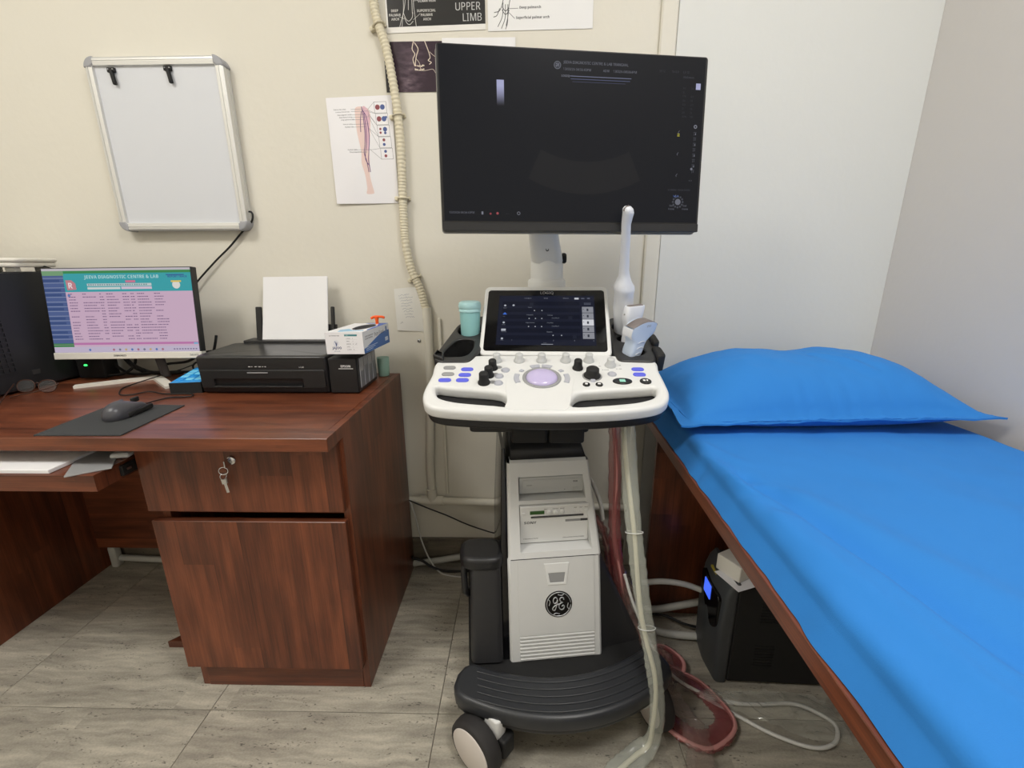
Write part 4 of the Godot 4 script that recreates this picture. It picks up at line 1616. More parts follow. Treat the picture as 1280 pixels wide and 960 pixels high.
# ---------------------------------------------------------------- things on the wall
func wall_things() -> void:
	# x-ray viewing board with aluminium frame
	var x0 := -1.236
	var x1 := -0.84
	var y0 := 1.203
	var y1 := 1.666
	var t := thing("viewing_board", "white viewing board with aluminium frame and two black film clips", "board", Vector3(-1.038, 1.203, 0.02))
	var m := Mb.new()
	m.cbox(Vector3(x0 + 0.012, y0 + 0.012, 0.002), Vector3(x1 - 0.012, y1 - 0.012, 0.026), 0.0)
	part(m, "panel", M.board_white, t)
	for k in 4:
		var a: Vector3 = [Vector3(x0 + 0.02, y1, 0), Vector3(x0 + 0.02, y0, 0), Vector3(x0, y0 + 0.02, 0), Vector3(x1, y0 + 0.02, 0)][k]
		var b: Vector3 = [Vector3(x1 - 0.02, y1, 0), Vector3(x1 - 0.02, y0, 0), Vector3(x0, y1 - 0.02, 0), Vector3(x1, y1 - 0.02, 0)][k]
		var inn: Vector3 = [Vector3(0, -1, 0), Vector3(0, 1, 0), Vector3(1, 0, 0), Vector3(-1, 0, 0)][k]
		# grooved rail: profile (distance inwards, height off the wall)
		var rings := []
		for e in [a, b]:
			var r := PackedVector3Array()
			for q in [[0.0, 0.002], [0.0, 0.012], [0.0015, 0.0125], [0.0015, 0.016], [0.0, 0.0165], [0.0, 0.031], [0.004, 0.0335], [0.009, 0.034], [0.0095, 0.0325], [0.0115, 0.0325], [0.012, 0.034], [0.021, 0.033], [0.0225, 0.026], [0.0225, 0.002]]:
				r.append(e + inn * q[0] + Vector3(0, 0, q[1]))
			rings.append(r)
		m = Mb.new()
		m.loft(rings, true, true, true, -1)
		part(m, "frame_rail", M.aluminium, t)
	for sx in [-1, 1]:
		for sy in [-1, 1]:
			var c := Vector3(x1 if sx > 0 else x0, y1 if sy > 0 else y0, 0)
			m = Mb.new(Transform3D(Basis(Vector3(-sx, 0, 0), Vector3(0, 0, 1), Vector3(0, -sy, 0)), c))
			var o := PackedVector2Array()
			for k in 9:
				var a := PI + PI / 2 * k / 8.0
				o.append(Vector2(0.026 + cos(a) * 0.028, 0.026 + sin(a) * 0.028))
			for k in 6:
				var a := PI * 1.5 - PI / 2 * k / 5.0
				o.append(Vector2(0.026 + cos(a) * 0.006, 0.026 + sin(a) * 0.006))
			m.slab(o, 0.001, 0.0355, 0.004, 0.0)
			part(m, "corner_cap", M.cap_grey, t)
	for q in [[-1.163, 1.64], [-1.0, 1.642]]:
		m = Mb.new()
		m.cbox(Vector3(q[0] - 0.011, q[1] - 0.012, 0.026), Vector3(q[0] + 0.011, q[1], 0.033), 0.001)
		m.at(turned(Vector3(q[0] + 0.002, q[1] - 0.01, 0.033), 0, 0, 7))
		m.rbox(Vector3(-0.005, -0.034, -0.004), Vector3(0.005, 0.002, 0.005), 0.0035, 0.002)
		var cl := part(m, "film_clip", M.dull_black, t)
		m = Mb.new()
		for d in [-0.0065, 0.0065]:
			m.at(Transform3D(UPRIGHT, Vector3(q[0] + d, q[1] - 0.005, 0.033)))
			m.lathe([[0.0022, 0.0], [0.0018, 0.001], [0.0, 0.0012]], 10)
		part(m, "screw", M.steel, cl)
	m = Mb.new()
	m.tube(Mb.spline(P([[-0.85, 1.255, 0.01], [-0.836, 1.258, 0.012], [-0.829, 1.248, 0.014], [-0.838, 1.228, 0.012], [-0.872, 1.2, 0.01], [-0.92, 1.155, 0.01], [-0.98, 1.105, 0.012], [-1.06, 1.03, 0.015], [-1.1, 0.97, 0.02]]), 6), 0.0028, 6)
	part(m, "power_cord", M.cable_black, t)
	posters()
	# corrugated hose down to a plastic conduit
	t = thing("corrugated_hose", "cream corrugated plastic hose running down the wall", "hose", Vector3(-0.36, 0.95, 0.014))
	var path := Mb.spline(P([[-0.412, 1.95, 0.016], [-0.407, 1.86, 0.016], [-0.404, 1.79, 0.016], [-0.398, 1.745, 0.016], [-0.380, 1.687, 0.016], [-0.3675, 1.608, 0.017], [-0.359, 1.527, 0.017], [-0.356, 1.443, 0.016], [-0.358, 1.36, 0.016], [-0.36, 1.289, 0.016], [-0.361, 1.172, 0.016], [-0.348, 1.088, 0.018], [-0.323, 1.021, 0.018], [-0.3075, 0.955, 0.016]]), 60)
	var dense := []
	var acc := 0.0
	dense.append(path[0])
	for k in range(1, path.size()):
		acc += path[k].distance_to(path[k - 1])
		if acc > 0.0017:
			dense.append(path[k])
			acc = 0.0
	var rad := []
	for k in dense.size():
		rad.append(0.0128 if k % 4 < 2 else 0.0112)
	m = Mb.new()
	m.tube(dense, rad, 12)
	part(m, "hose_wall", M.hose, t)
	for q in [[-0.3965, 1.738, 20.0], [-0.358, 1.515, 8.0], [-0.3585, 1.292, 0.0], [-0.337, 1.057, 25.0]]:
		m = Mb.new(turned(Vector3(q[0], q[1], 0.0), 0, 0, q[2]))
		var rr := []
		for k in 11:
			var a := PI * k / 10.0
			rr.append(Vector3(cos(a) * 0.0145, 0, 0.014 + sin(a) * 0.0155))
		rr.push_front(Vector3(0.0145, 0, 0.0))
		rr.append(Vector3(-0.0145, 0, 0.0))
		m.tube(rr, 0.0045, 6, 0.5, Vector3(0, 1, 0.01))
		m.cbox(Vector3(-0.0275, -0.006, 0.0), Vector3(-0.012, 0.006, 0.014), 0.002)
		m.cbox(Vector3(0.012, -0.006, 0.0), Vector3(0.02, 0.006, 0.008), 0.002)
		part(m, "saddle_clip", M.hose, t)
	t = thing("wall_conduit", "cream plastic conduit with tee joint low on the wall", "conduit", Vector3(-0.32, 0.25, 0.014))
	m = Mb.new()
	m.tube(Mb.spline(P([[-0.3065, 0.964, 0.016], [-0.305, 0.85, 0.016], [-0.309, 0.7, 0.016], [-0.319, 0.5, 0.018], [-0.325, 0.4, 0.017], [-0.3245, 0.285, 0.016]]), 6), 0.0145, 14)
	part(m, "upright_pipe", M.pvc, t)
	m = Mb.new()
	m.tube(P([[-0.47, 0.274, 0.017], [-0.3, 0.269, 0.017], [0.0, 0.258, 0.017], [0.378, 0.244, 0.017]]), 0.0135, 14)
	part(m, "level_pipe", M.pvc, t)
	m = Mb.new()
	m.tube(P([[-0.367, 0.2715, 0.017], [-0.283, 0.2685, 0.017]]), 0.0175, 16)
	m.tube(P([[-0.3245, 0.27, 0.017], [-0.3248, 0.318, 0.017]]), 0.0175, 16)
	part(m, "tee_joint", M.pvc, t)
	m = Mb.new(Transform3D(UPRIGHT, Vector3(-0.34, 0.854, 0.0)))
	m.lathe([[0.006, 0.0], [0.006, 0.002], [0.004, 0.0035], [0.0, 0.0035]], 12)
	tag(part(m, "wall_screw", M.steel), "small steel screw in the wall below the handwritten note", "screw")
	m = Mb.new()
	m.cbox(Vector3(-0.274, 0.29, 0.0), Vector3(-0.264, 0.93, 0.01), 0.002)
	tag(part(m, "cable_duct", M.pvc), "narrow cream cable duct on the wall beside the conduit", "cable duct")

func posters() -> void:
	var z := 0.0012
	# black arm poster
	var im := canvas(640, 840, c8(34, 33, 33))
	rect(im, 0, 808, 640, 32, c8(236, 234, 230))
	rect(im, 0, 0, 10, 840, c8(236, 234, 230))
	var wh := c8(216, 214, 210)
	for q in [[[210, 300], [214, 560], [222, 640], [216, 710], [190, 760], [176, 806]], [[242, 300], [250, 560], [236, 660], [210, 730], [196, 806]], [[276, 300], [280, 560], [268, 640], [262, 700]], [[310, 300], [305, 520], [298, 640], [296, 720]], [[350, 300], [340, 560], [312, 660], [318, 730], [324, 806]], [[216, 716], [236, 748], [262, 760], [292, 742], [300, 716]], [[222, 740], [244, 772], [270, 778], [298, 762]]]:
		var moved_ := []
		for v in q:
			moved_.append(Vector2(85 + (v[0] - 176) * 0.72, v[1] + 18 if v[1] < 780 else v[1]))
		stroke(im, Mb.spline(moved_, 6), 3.2, wh)
	stroke(im, P2([[84, 752], [116, 766]]), 2.2, wh)
	stroke(im, P2([[222, 740], [176, 772]]), 2.2, wh)
	stroke(im, P2([[180, 672], [214, 670]]), 2.2, wh)
	for q in [["ULNAR VEIN", 268, 680], ["DEEP", 58, 727], ["PALMAR", 58, 750], ["ARCH", 58, 772], ["SUPERFICIAL", 262, 732], ["PALMAR", 264, 755], ["ARCH", 264, 778]]:
		write(im, q[0], q[1], q[2], 14, wh, true, true)
	write(im, "UPPER", 530, 731, 40, c8(206, 206, 206), true)
	write(im, "LIMB", 556, 790, 40, c8(206, 206, 206), true)
	var m := paper(Vector3(-0.378, 2.09, z), Vector3(-0.102, 2.09, z), Vector3(-0.101, 1.729, z), Vector3(-0.377, 1.7235, z), 0.002)
	tag(part(m, "anatomy_poster", printed("arm_poster", im, 0.35)), "black poster of the upper limb vessels with white lines and lettering", "poster")
	# white arm poster
	im = canvas(640, 840, c8(238, 238, 238))
	var bk := c8(52, 52, 56)
	for q in [[[190, 380], [176, 600], [156, 680], [128, 730], [84, 740]], [[250, 380], [226, 620], [206, 700], [196, 760], [180, 812]], [[156, 690], [150, 760], [112, 816]], [[176, 700], [172, 770], [142, 826]], [[196, 700], [192, 790], [176, 830]], [[150, 712], [176, 734], [204, 716]], [[148, 728], [176, 752], [206, 732]], [[128, 720], [104, 756], [78, 764]]]:
		var moved_ := []
		for v in q:
			moved_.append(Vector2(36 + (v[0] - 78) * 0.74, v[1]))
		stroke(im, Mb.spline(moved_, 6), 3.4, bk)
	for q in [["Anterior crural interosseous", 235, 676, 146, 640], ["Deep palmarch", 194, 728, 130, 722], ["Superficial palmar arch", 172, 782, 128, 742]]:
		write(im, q[0], q[1], q[2], 13, bk, false, true)
		stroke(im, P2([[q[1] - 8, q[2] - 7], [q[3], q[4]]]), 2.0, bk)
	m = paper(Vector3(-0.095, 2.09, z), Vector3(0.193, 2.09, z), Vector3(0.196, 1.7275, z), Vector3(-0.094, 1.7245, z), 0.002)
	tag(part(m, "anatomy_poster", printed("hand_poster", im, 0.7)), "white line drawing poster of palmar arches with captions", "poster")
	# purple vessel scan
	im = canvas(512, 400, c8(30, 25, 28))
	var n1 := noise(81, 0.012, 4)
	for j in 400:
		for i in 512:
			if i > 60:
				var tissue := clampf(1.0 - absf(i - 190.0 + (j - 200.0) * 0.2) / 190.0, 0.0, 1.0) * (0.55 + 0.45 * j / 400.0)
				var v := 0.5 + 0.5 * n1.get_noise_2d(i * 0.8, j * 1.6)
				im.set_pixel(i, j, Color(0.19, 0.12, 0.18).lerp(Color(0.62, 0.56, 0.58), clampf(tissue * v * 1.1 - 0.12, 0, 1)))
	var bone := c8(226, 214, 196)
	for q in [[[226, 0], [214, 60], [232, 100], [216, 140], [226, 190]], [[234, 10], [258, 60], [244, 110], [236, 150], [230, 186]], [[310, 0], [338, 90], [344, 130], [330, 150], [352, 166], [338, 180]], [[236, 130], [262, 170], [268, 214]], [[226, 186], [268, 200], [290, 190]], [[230, 226], [300, 230], [360, 220], [382, 250], [414, 270]], [[344, 84], [368, 110], [404, 140], [412, 190], [404, 240]], [[414, 276], [450, 300]]]:
		stroke(im, Mb.spline(P2(q), 5), 6.0 if q[0][1] < 50 else 3.5, bone)
	for k in 26:
		dot(im, 262 + 34 * sin(k * 2.3), 206 + 18 * cos(k * 3.1), 4 + 2.0 * sin(k * 1.7), bone)
	m = paper(Vector3(-0.391, 1.7035, z), Vector3(-0.196, 1.7035, z), Vector3(-0.196, 1.5785, z), Vector3(-0.390, 1.5785, z), 0.001)
	tag(part(m, "angiogram_print", printed("angiogram", im, 0.3)), "dark purple angiogram print with pale vessels on the wall", "print")
	m = paper(Vector3(-0.224, 1.71, 0.0026), Vector3(-0.018, 1.709, 0.0026), Vector3(-0.014, 1.42, 0.0026), Vector3(-0.222, 1.42, 0.0026), 0.001)
	tag(part(m, "paper_sheet", M.paper_white), "plain white sheet of paper on the wall behind the monitor", "paper")
	# leg vessels poster
	im = canvas(480, 720, c8(240, 239, 243))
	fill_poly(im, PackedVector2Array(Mb.spline(P2([[214, 70], [290, 74], [316, 120], [306, 230], [290, 330], [284, 420], [276, 520], [286, 590], [296, 640], [286, 652], [240, 650], [246, 610], [240, 520], [222, 440], [226, 360], [208, 230], [204, 130]]), 6, true)), c8(234, 208, 202))
	fill_poly(im, PackedVector2Array(Mb.spline(P2([[262, 72], [292, 78], [312, 130], [298, 240], [288, 340], [270, 350], [262, 200]]), 6, true)), c8(222, 184, 198))
	var vp := c8(92, 54, 110)
	for q in [[[256, 68], [262, 120], [266, 230], [258, 320], [248, 372], [262, 430], [270, 500]], [[262, 90], [286, 140], [296, 260], [284, 360], [276, 420], [282, 500]], [[252, 100], [240, 160], [236, 230]], [[270, 110], [276, 200], [272, 300], [256, 380], [256, 420], [280, 460]]]:
		stroke(im, Mb.spline(P2(q), 6), 5.0, vp)
	var gr := c8(84, 84, 92)
	var caps := ["External iliac artery", "Common femoral vein", "Deep epigastric vessel", "Deep femoral artery", "Long saphenous vein", "Femoral artery", "Popliteal vein", "Popliteal artery", "Tibioperoneal trunk"]
	var cy := [82, 96, 118, 134, 150, 180, 198, 350, 366]
	for k in 9:
		write(im, caps[k], 50 + (k * 12 if k < 7 else k * 11), cy[k] + 4, 7.5, gr)
		stroke(im, P2([[176, cy[k]], [300 if k % 2 else 272, cy[k]]]), 1.4, gr)
	for k in 5:
		var y := 40 + k * 76
		var x := 348 + k * 6
		for e in [[0, 0, 88, 0], [88, 0, 90, 72], [90, 72, 2, 72], [2, 72, 0, 0]]:
			stroke(im, P2([[x + e[0], y + e[1]], [x + e[2], y + e[3]]]), 1.6, gr)
		stroke(im, P2([[x, y], [300, [86, 100, 118, 210, 352][k]]]), 1.3, gr)
		stroke(im, P2([[x + 2, y + 72], [300, [90, 106, 124, 212, 354][k]]]), 1.3, gr)
		var rd := c8(140, 66, 74)
		var bl := c8(72, 92, 150)
		if k < 2:
			dot(im, x + 24, y + 34, 17, rd)
			dot(im, x + 60, y + 34, 17, bl)
			if k == 1:
				dot(im, x + 76, y + 24, 8, bl)
		elif k == 2:
			dot(im, x + 22, y + 24, 8, rd)
			dot(im, x + 22, y + 48, 8, rd)
			dot(im, x + 56, y + 26, 15, bl)
			dot(im, x + 56, y + 50, 9, bl)
		else:
			dot(im, x + 36, y + 20, 10, rd if k == 3 else bl)
			dot(im, x + 36, y + 50, 10, bl if k == 3 else rd)
	m = paper(Vector3(-0.57, 1.5665, z), Vector3(-0.377, 1.572, z), Vector3(-0.376, 1.28, z), Vector3(-0.566, 1.279, z), 0.004, Vector3(0, 0, 1), 10, 0.0004, 0.006)
	tag(part(m, "anatomy_poster", printed("leg_poster", im, 0.45)), "white poster of leg vessels with small boxed circles tucked under the hose", "poster")
	# handwritten note
	im = canvas(280, 420, c8(232, 231, 226))
	var rng := RandomNumberGenerator.new()
	rng.seed = 5
	for k in 9:
		var x := 40.0 + rng.randf_range(-6, 10) + k * 7
		var y := 70.0 + k * 27
		var pts := [Vector2(x, y)]
		while x < 210 + rng.randf_range(-60, 20):
			x += rng.randf_range(5, 11)
			pts.append(Vector2(x, y + rng.randf_range(-8, 7) - (x - 40) * 0.05))
		stroke(im, pts, 1.8, c8(120, 128, 150))
	stroke(im, P2([[40, 350], [60, 330], [66, 342]]), 2.2, c8(110, 112, 124))
	m = paper(Vector3(-0.412, 1.023, z), Vector3(-0.325, 1.031, z), Vector3(-0.3225, 0.885, z), Vector3(-0.409, 0.889, z), 0.004, Vector3(0, 0, 1), 8, 0.0004, 0.003)
	tag(part(m, "handwritten_note", printed("note", im, 0.8)), "small white handwritten note taped beside the hose", "note")

# ---------------------------------------------------------------- things on the desk
func desk_things() -> void:
	# computer tower
	var t := thing("computer_tower", "matt black computer tower at the left end of the desk", "computer", Vector3(-1.53, 0.75, 0.22))
	var m := Mb.new()
	m.cbox(Vector3(-1.63, 0.756, 0.03), Vector3(-1.431, 1.083, 0.43), 0.003)
	part(m, "case", M.case_black, t)
	for k in 2:
		for e in 2:
			m = Mb.new()
			m.cbox(Vector3([-1.61, -1.47][e], 0.75, [0.06, 0.36][k]), Vector3([-1.59, -1.45][e], 0.757, [0.09, 0.39][k]))
			part(m, "foot", M.dull_black, t)
	# perforated grille: a raised plate of crossing ribs
	m = Mb.new()
	for r in 12:
		m.cbox(Vector3(-1.4312, 0.808 + r * 0.014, 0.258), Vector3(-1.4285, 0.8125 + r * 0.014, 0.392))
	for c in 10:
		m.cbox(Vector3(-1.4312, 0.808, 0.258 + c * 0.0144), Vector3(-1.4288, 0.9665, 0.2625 + c * 0.0144))
	part(m, "side_grille", M.case_black, t)
	m = Mb.new()
	m.cbox(Vector3(-1.4312, 0.792, 0.2), Vector3(-1.4300, 0.806, 0.222), 0.0004)
	part(m, "sticker", M.charcoal, t)
	# telephone base lying on the tower
	t = thing("telephone", "off white desk telephone lying on the computer tower", "telephone", Vector3(-1.52, 1.083, 0.13))
	m = Mb.new(turned(Vector3(-1.525, 1.096, 0.135), 12))
	m.rbox(Vector3(-0.09, 0, -0.075), Vector3(0.09, 0.014, 0.075), 0.014, 0.005)
	part(m, "base", M.phone_white, t)
	m = Mb.new(turned(Vector3(-1.525, 1.096, 0.135), 12))
	m.rbox(Vector3(-0.092, 0.0135, -0.078), Vector3(0.094, 0.026, 0.078), 0.016, 0.006)
	part(m, "top_shell", M.phone_white, t)
	for q in [[-0.06, -0.05], [0.06, -0.05], [-0.06, 0.05], [0.06, 0.05]]:
		m = Mb.new(turned(Vector3(-1.525, 1.0832, 0.135), 12))
		m.rbox(Vector3(q[0] - 0.014, 0, q[1] - 0.01), Vector3(q[0] + 0.014, 0.0135, q[1] + 0.01), 0.005, 0.003)
		part(m, "foot", M.phone_white, t)
	m = Mb.new()
	m.tube(Mb.spline(P([[-1.445, 1.1, 0.1], [-1.425, 1.09, 0.09], [-1.41, 1.06, 0.05], [-1.4, 0.95, 0.03]]), 6), 0.002, 6)
	part(m, "telephone_cord", M.cable_black, t)
	# desktop screen
	t = thing("computer_monitor", "thin computer monitor with white chin showing a patient list", "monitor", Vector3(-1.177, 0.75, 0.15))
	var T := turned(Vector3(-1.177, 0.963, 0.162), 1.1, -6.3, 0.4)
	m = Mb.new(T)
	m.cbox(Vector3(-0.22, -0.13, -0.022), Vector3(0.22, 0.1325, 0.0), 0.0015)
	part(m, "back_shell", M.black_plastic, t)
	m = Mb.new(T)
	m.cbox(Vector3(-0.221, -0.1335, -0.02), Vector3(0.221, -0.1135, 0.0025), 0.0012)
	var chin := part(m, "chin", M.phone_white, t)
	letters("ZEBRONICS", 0.005, M.ink, chin, T * Transform3D(Basis(), Vector3(-0.022, -0.1235, 0.0026)), true)
	letters("Zeb-A19", 0.005, M.ink, chin, T * Transform3D(Basis(), Vector3(0.2, -0.1235, 0.0026)))
	var im := canvas(900, 520, c8(206, 176, 198))
	rect(im, 0, 0, 900, 14, c8(196, 190, 196))
	rect(im, 0, 14, 900, 16, c8(66, 140, 84))
	rect(im, 0, 30, 900, 112, c8(64, 164, 172))
	rect(im, 0, 14, 130, 28, c8(120, 160, 120))
	rect(im, 0, 42, 126, 440, c8(84, 100, 146))
	for k in 15:
		rect(im, 0, 56 + k * 29, 126, 3, c8(150, 160, 186))
		if k % 3 != 1:
			rect(im, 0, 66 + k * 29, 100, 14, c8(66, 84, 130))
	rect(im, 0, 462, 126, 22, c8(64, 132, 74))
	write(im, "JEEVA DIAGNOSTIC CENTRE & LAB", 478, 68, 20, c8(186, 218, 220), true, true)
	rect(im, 264, 92, 392, 16, c8(196, 206, 206))
	rect(im, 264, 114, 200, 14, c8(210, 216, 214))
	rect(im, 470, 112, 186, 16, c8(214, 196, 212))
	for k in 26:
		rect(im, 270 + k * 14, 96, 10 - (k * 5) % 4, 8, c8(110, 150, 156))
	rect(im, 500, 74, 60, 14, c8(206, 120, 150))
	fill_poly(im, PackedVector2Array(P2([[136, 70], [172, 70], [194, 90], [196, 128], [140, 132]])), c8(196, 132, 140))
	write(im, "R", 150, 120, 34, c8(240, 226, 230), false, true)
	write(im, "REPORT TRACK", 760, 60, 12, c8(60, 86, 150), false, true)
	rect(im, 750, 40, 110, 6, c8(60, 86, 150))
	dot(im, 806, 104, 24, c8(226, 222, 214))
	rect(im, 776, 78, 62, 10, c8(226, 196, 96))
	var rng := RandomNumberGenerator.new()
	rng.seed = 77
	for r in 17:
		var y := 150 + r * 17.5
		for c in [[140, 60], [226, 90], [330, 26], [372, 82], [470, 38], [520, 26], [560, 96], [664, 70]]:
			if r == 0 or rng.randf() < 0.93:
				var wd: float = c[1] * rng.randf_range(0.5, 1.05) * (0.45 if r == 0 else 1.0)
				var x: float = c[0]
				while x < c[0] + wd:
					var k := rng.randf_range(5, 13)
					rect(im, x, y + 3, k, 5, c8(118, 96, 128))
					x += k + 3
	rect(im, 136, 158, 16, 12, c8(96, 130, 190))
	rect(im, 0, 470, 900, 2, c8(190, 160, 190))
	rect(im, 126, 458, 774, 14, c8(190, 122, 172))
	rect(im, 0, 484, 900, 36, c8(196, 184, 206))
	rect(im, 870, 462, 26, 12, c8(130, 180, 210))
	for k in 10:
		dot(im, 330 + k * 38 + (0 if k else -110), 504, 7, [c8(90, 120, 180), c8(170, 110, 130), c8(120, 120, 140), c8(200, 170, 120)][k % 4])
	for k in 9:
		rect(im, 740 + k * 17, 500, 10, 7, c8(120, 110, 140))
	part(face(0.433, 0.2435, T * Transform3D(Basis(), Vector3(0, 0.0085, 0.0005))), "display", glow("desk_display", im, 0.85, 0.3), t)
	var sl := AreaLight3D.new()
	sl.name = "screen_light"
	sl.area_size = Vector2(0.43, 0.24)
	sl.light_energy = 0.006
	sl.light_color = c8(214, 200, 224)
	sl.shadow_enabled = true
	sl.area_range = 5.0
	t.add_child(sl)
	sl.global_transform = Transform3D(T.basis * Basis(Vector3.UP, PI), T * Vector3(0, 0.008, 0.003))
	m = Mb.new()
	for e in [Vector3(-1.325, 0.7535, 0.215), Vector3(-1.035, 0.7535, 0.215)]:
		var a := Vector3(-1.165, 0.7535, 0.105)
		var d: Vector3 = (e - a).normalized()
		var s := Vector3(-d.z, 0, d.x) * 0.0125
		m.loft([PackedVector3Array([a - s + Vector3(0, -0.0035, 0), a + s + Vector3(0, -0.0035, 0), a + s + Vector3(0, 0.006, 0), a - s + Vector3(0, 0.006, 0)]), PackedVector3Array([e - s + Vector3(0, -0.0035, 0), e + s + Vector3(0, -0.0035, 0), e + s + Vector3(0, 0.004, 0), e - s + Vector3(0, 0.004, 0)])], true, true, true, -1)
	part(m, "stand_foot", M.phone_white, t)
	m = Mb.new()
	m.tube(P([[-1.12, 0.86, 0.135], [-1.118, 0.83, 0.135], [-1.125, 0.762, 0.115]]), 0.016, 8, 0.35, Vector3(0, 0.1, 1))
	part(m, "stand_neck", M.charcoal, t)
	# network box with a green light, and its tangle of cables
	t = thing("network_switch", "small black network box with a green light behind the monitor", "network box", Vector3(-1.39, 0.75, 0.07))
	m = Mb.new()
	m.rbox(Vector3(-1.425, 0.75, 0.045), Vector3(-1.335, 0.815, 0.1), 0.006, 0.003)
	part(m, "case", M.dull_black, t)
	m = Mb.new(Transform3D(UPRIGHT, Vector3(-1.392, 0.793, 0.1)))
	m.slab(Mb.ellipse(0.0055, 0.003, 12), 0.0, 0.0015)
	part(m, "status_light", M.green_led, t)
	var loops := [
		[[-1.35, 0.8, 0.06], [-1.31, 0.765, 0.06], [-1.27, 0.757, 0.07], [-1.2, 0.757, 0.05], [-1.1, 0.757, 0.04]],
		[[-1.33, 0.87, 0.05], [-1.3, 0.8, 0.055], [-1.26, 0.762, 0.05], [-1.19, 0.757, 0.06], [-1.12, 0.757, 0.055]],
		[[-1.3, 0.87, 0.06], [-1.285, 0.8, 0.06], [-1.25, 0.77, 0.055], [-1.22, 0.757, 0.045], [-1.14, 0.757, 0.035]],
		[[-1.27, 0.87, 0.045], [-1.275, 0.79, 0.05], [-1.3, 0.76, 0.07], [-1.34, 0.757, 0.09]],
		[[-1.18, 0.757, 0.06], [-1.185, 0.77, 0.06], [-1.16, 0.788, 0.06], [-1.09, 0.797, 0.06], [-1.03, 0.826, 0.055], [-0.97, 0.83, 0.05], [-0.93, 0.83, 0.05]],
		[[-1.09, 0.758, 0.06], [-1.05, 0.765, 0.06], [-1.02, 0.795, 0.055], [-1.0, 0.84, 0.05], [-0.99, 0.88, 0.045]],
		[[-1.0, 0.822, 0.045], [-0.96, 0.824, 0.04], [-0.93, 0.822, 0.04]],
		[[-0.97, 0.84, 0.05], [-0.965, 0.8, 0.055], [-0.975, 0.757, 0.06]]]
	var says := ["black cable leaving the network box along the desk", "black cable dropping behind the monitor onto the desk beside the network box", "black cable falling steeply behind the monitor chin", "black cable hanging in front of the network box", "black cable arching up behind the monitor stand towards the keypad", "black cable rising beside the monitor stand to the wall", "thin straight black wire between monitor and printer", "short upright black cable behind the keypad"]
	for q in loops.size():
		m = Mb.new()
		m.tube(Mb.spline(P(loops[q]), 6), 0.0042 if q != 6 else 0.0025, 7)
		tag(part(m, "desk_cable", M.cable_black), says[q], "cable", "cables behind the computer monitor")
	m = Mb.new()
	m.tube(circle(Vector3(-1.058, 0.782, 0.065), 0.013, Vector3(0.1, 0.5, 1), 16), 0.003, 6, 1.0, Vector3.UP, true)
	tag(part(m, "cable_ring", M.cable_black), "small closed black cable ring beside the monitor stand", "cable ring")
	# keypad box
	t = thing("keypad", "small black box with a bright blue key pattern beside the printer", "keypad", Vector3(-0.95, 0.75, 0.19))
	T = turned(Vector3(-0.958, 0.75, 0.198), 10)
	m = Mb.new(T)
	var rings := []
	for q in [[0.0, 0.002], [0.027, 0.0], [0.031, 0.002]]:
		var r := PackedVector3Array()
		for v in [[-0.04, 0.075], [0.042, 0.075], [0.042, -0.075], [-0.04, -0.075]]:
			r.append(Vector3(v[0], q[0] + (0.012 if v[1] < 0 and q[0] > 0.0 else 0.0), v[1]))
		rings.append(r)
	m.loft(rings, true, true, true, -1)
	part(m, "box", M.dull_black, t)
	var tilt := atan(0.012 / 0.15)
	var K := T * Transform3D(Basis(Vector3.RIGHT, tilt), Vector3(0.001, 0.0372, 0.0))
	m = Mb.new(K)
	m.cbox(Vector3(-0.039, 0, -0.073), Vector3(0.04, 0.0012, 0.073), 0.0004)
	part(m, "keypad_plate", M.key_blue, t)
	for r in 5:
		for c in 3:
			m = Mb.new(K)
			m.rbox(Vector3(-0.034 + c * 0.0245, 0.0008, -0.066 + r * 0.0255), Vector3(-0.0145 + c * 0.0245, 0.003, -0.0475 + r * 0.0255), 0.003, 0.001)
			part(m, "key", M.key_pale if (r + c) % 4 else M.key_blue, t)
	# mouse, pad, spectacles
	m = Mb.new(Transform3D(Basis(), Vector3(0, 0.75, 0)))
	m.slab(PackedVector2Array(P2([[-1.037, 0.59], [-0.85, 0.588], [-0.866, 0.383], [-1.06, 0.378]])), 0.0002, 0.0028, 0.0006)
	tag(part(m, "mouse_pad", M.pad), "dark grey rectangular mouse pad near the desk edge", "mouse pad")
	t = thing("computer_mouse", "shiny dark grey computer mouse on the mouse pad", "mouse", Vector3(-0.955, 0.753, 0.47))
	T = turned(Vector3(-0.951, 0.7532, 0.455), 4)
	m = Mb.new(T)
	var rg := []
	for q in [[0.0, 0.90, 0.96], [0.004, 1.0, 1.0], [0.012, 0.99, 0.99], [0.02, 0.93, 0.93], [0.027, 0.8, 0.82], [0.032, 0.6, 0.62], [0.0345, 0.35, 0.38], [0.0352, 0.02, 0.02]]:
		var r := PackedVector3Array()
		for k in 28:
			var a := -TAU * k / 28.0
			var sx := signf(cos(a)) * pow(absf(cos(a)), 0.8)
			var sz := sin(a)
			var lo := 1.0 - 0.12 * (0.5 - 0.5 * sz)
			r.append(Vector3(0.031 * q[1] * sx * lo, q[0] * (1.0 + 0.12 * sz - 0.2 * maxf(0.0, -sz)), 0.055 * q[2] * sz + 0.004))
		rg.append(r)
	m.loft(rg)
	var mo := part(m, "shell", M.mouse_grey, t)
	m = Mb.new(T)
	m.rbox(Vector3(-0.004, 0.022, -0.04), Vector3(0.004, 0.0335, -0.018), 0.0035, 0.002)
	part(m, "scroll_wheel", M.dull_black, t)
	m = Mb.new(T)
	m.rbox(Vector3(0.022, 0.002, -0.045), Vector3(0.0305, 0.014, 0.03), 0.004, 0.003)
	part(m, "side_grip", M.dull_black, t)
	m = Mb.new()
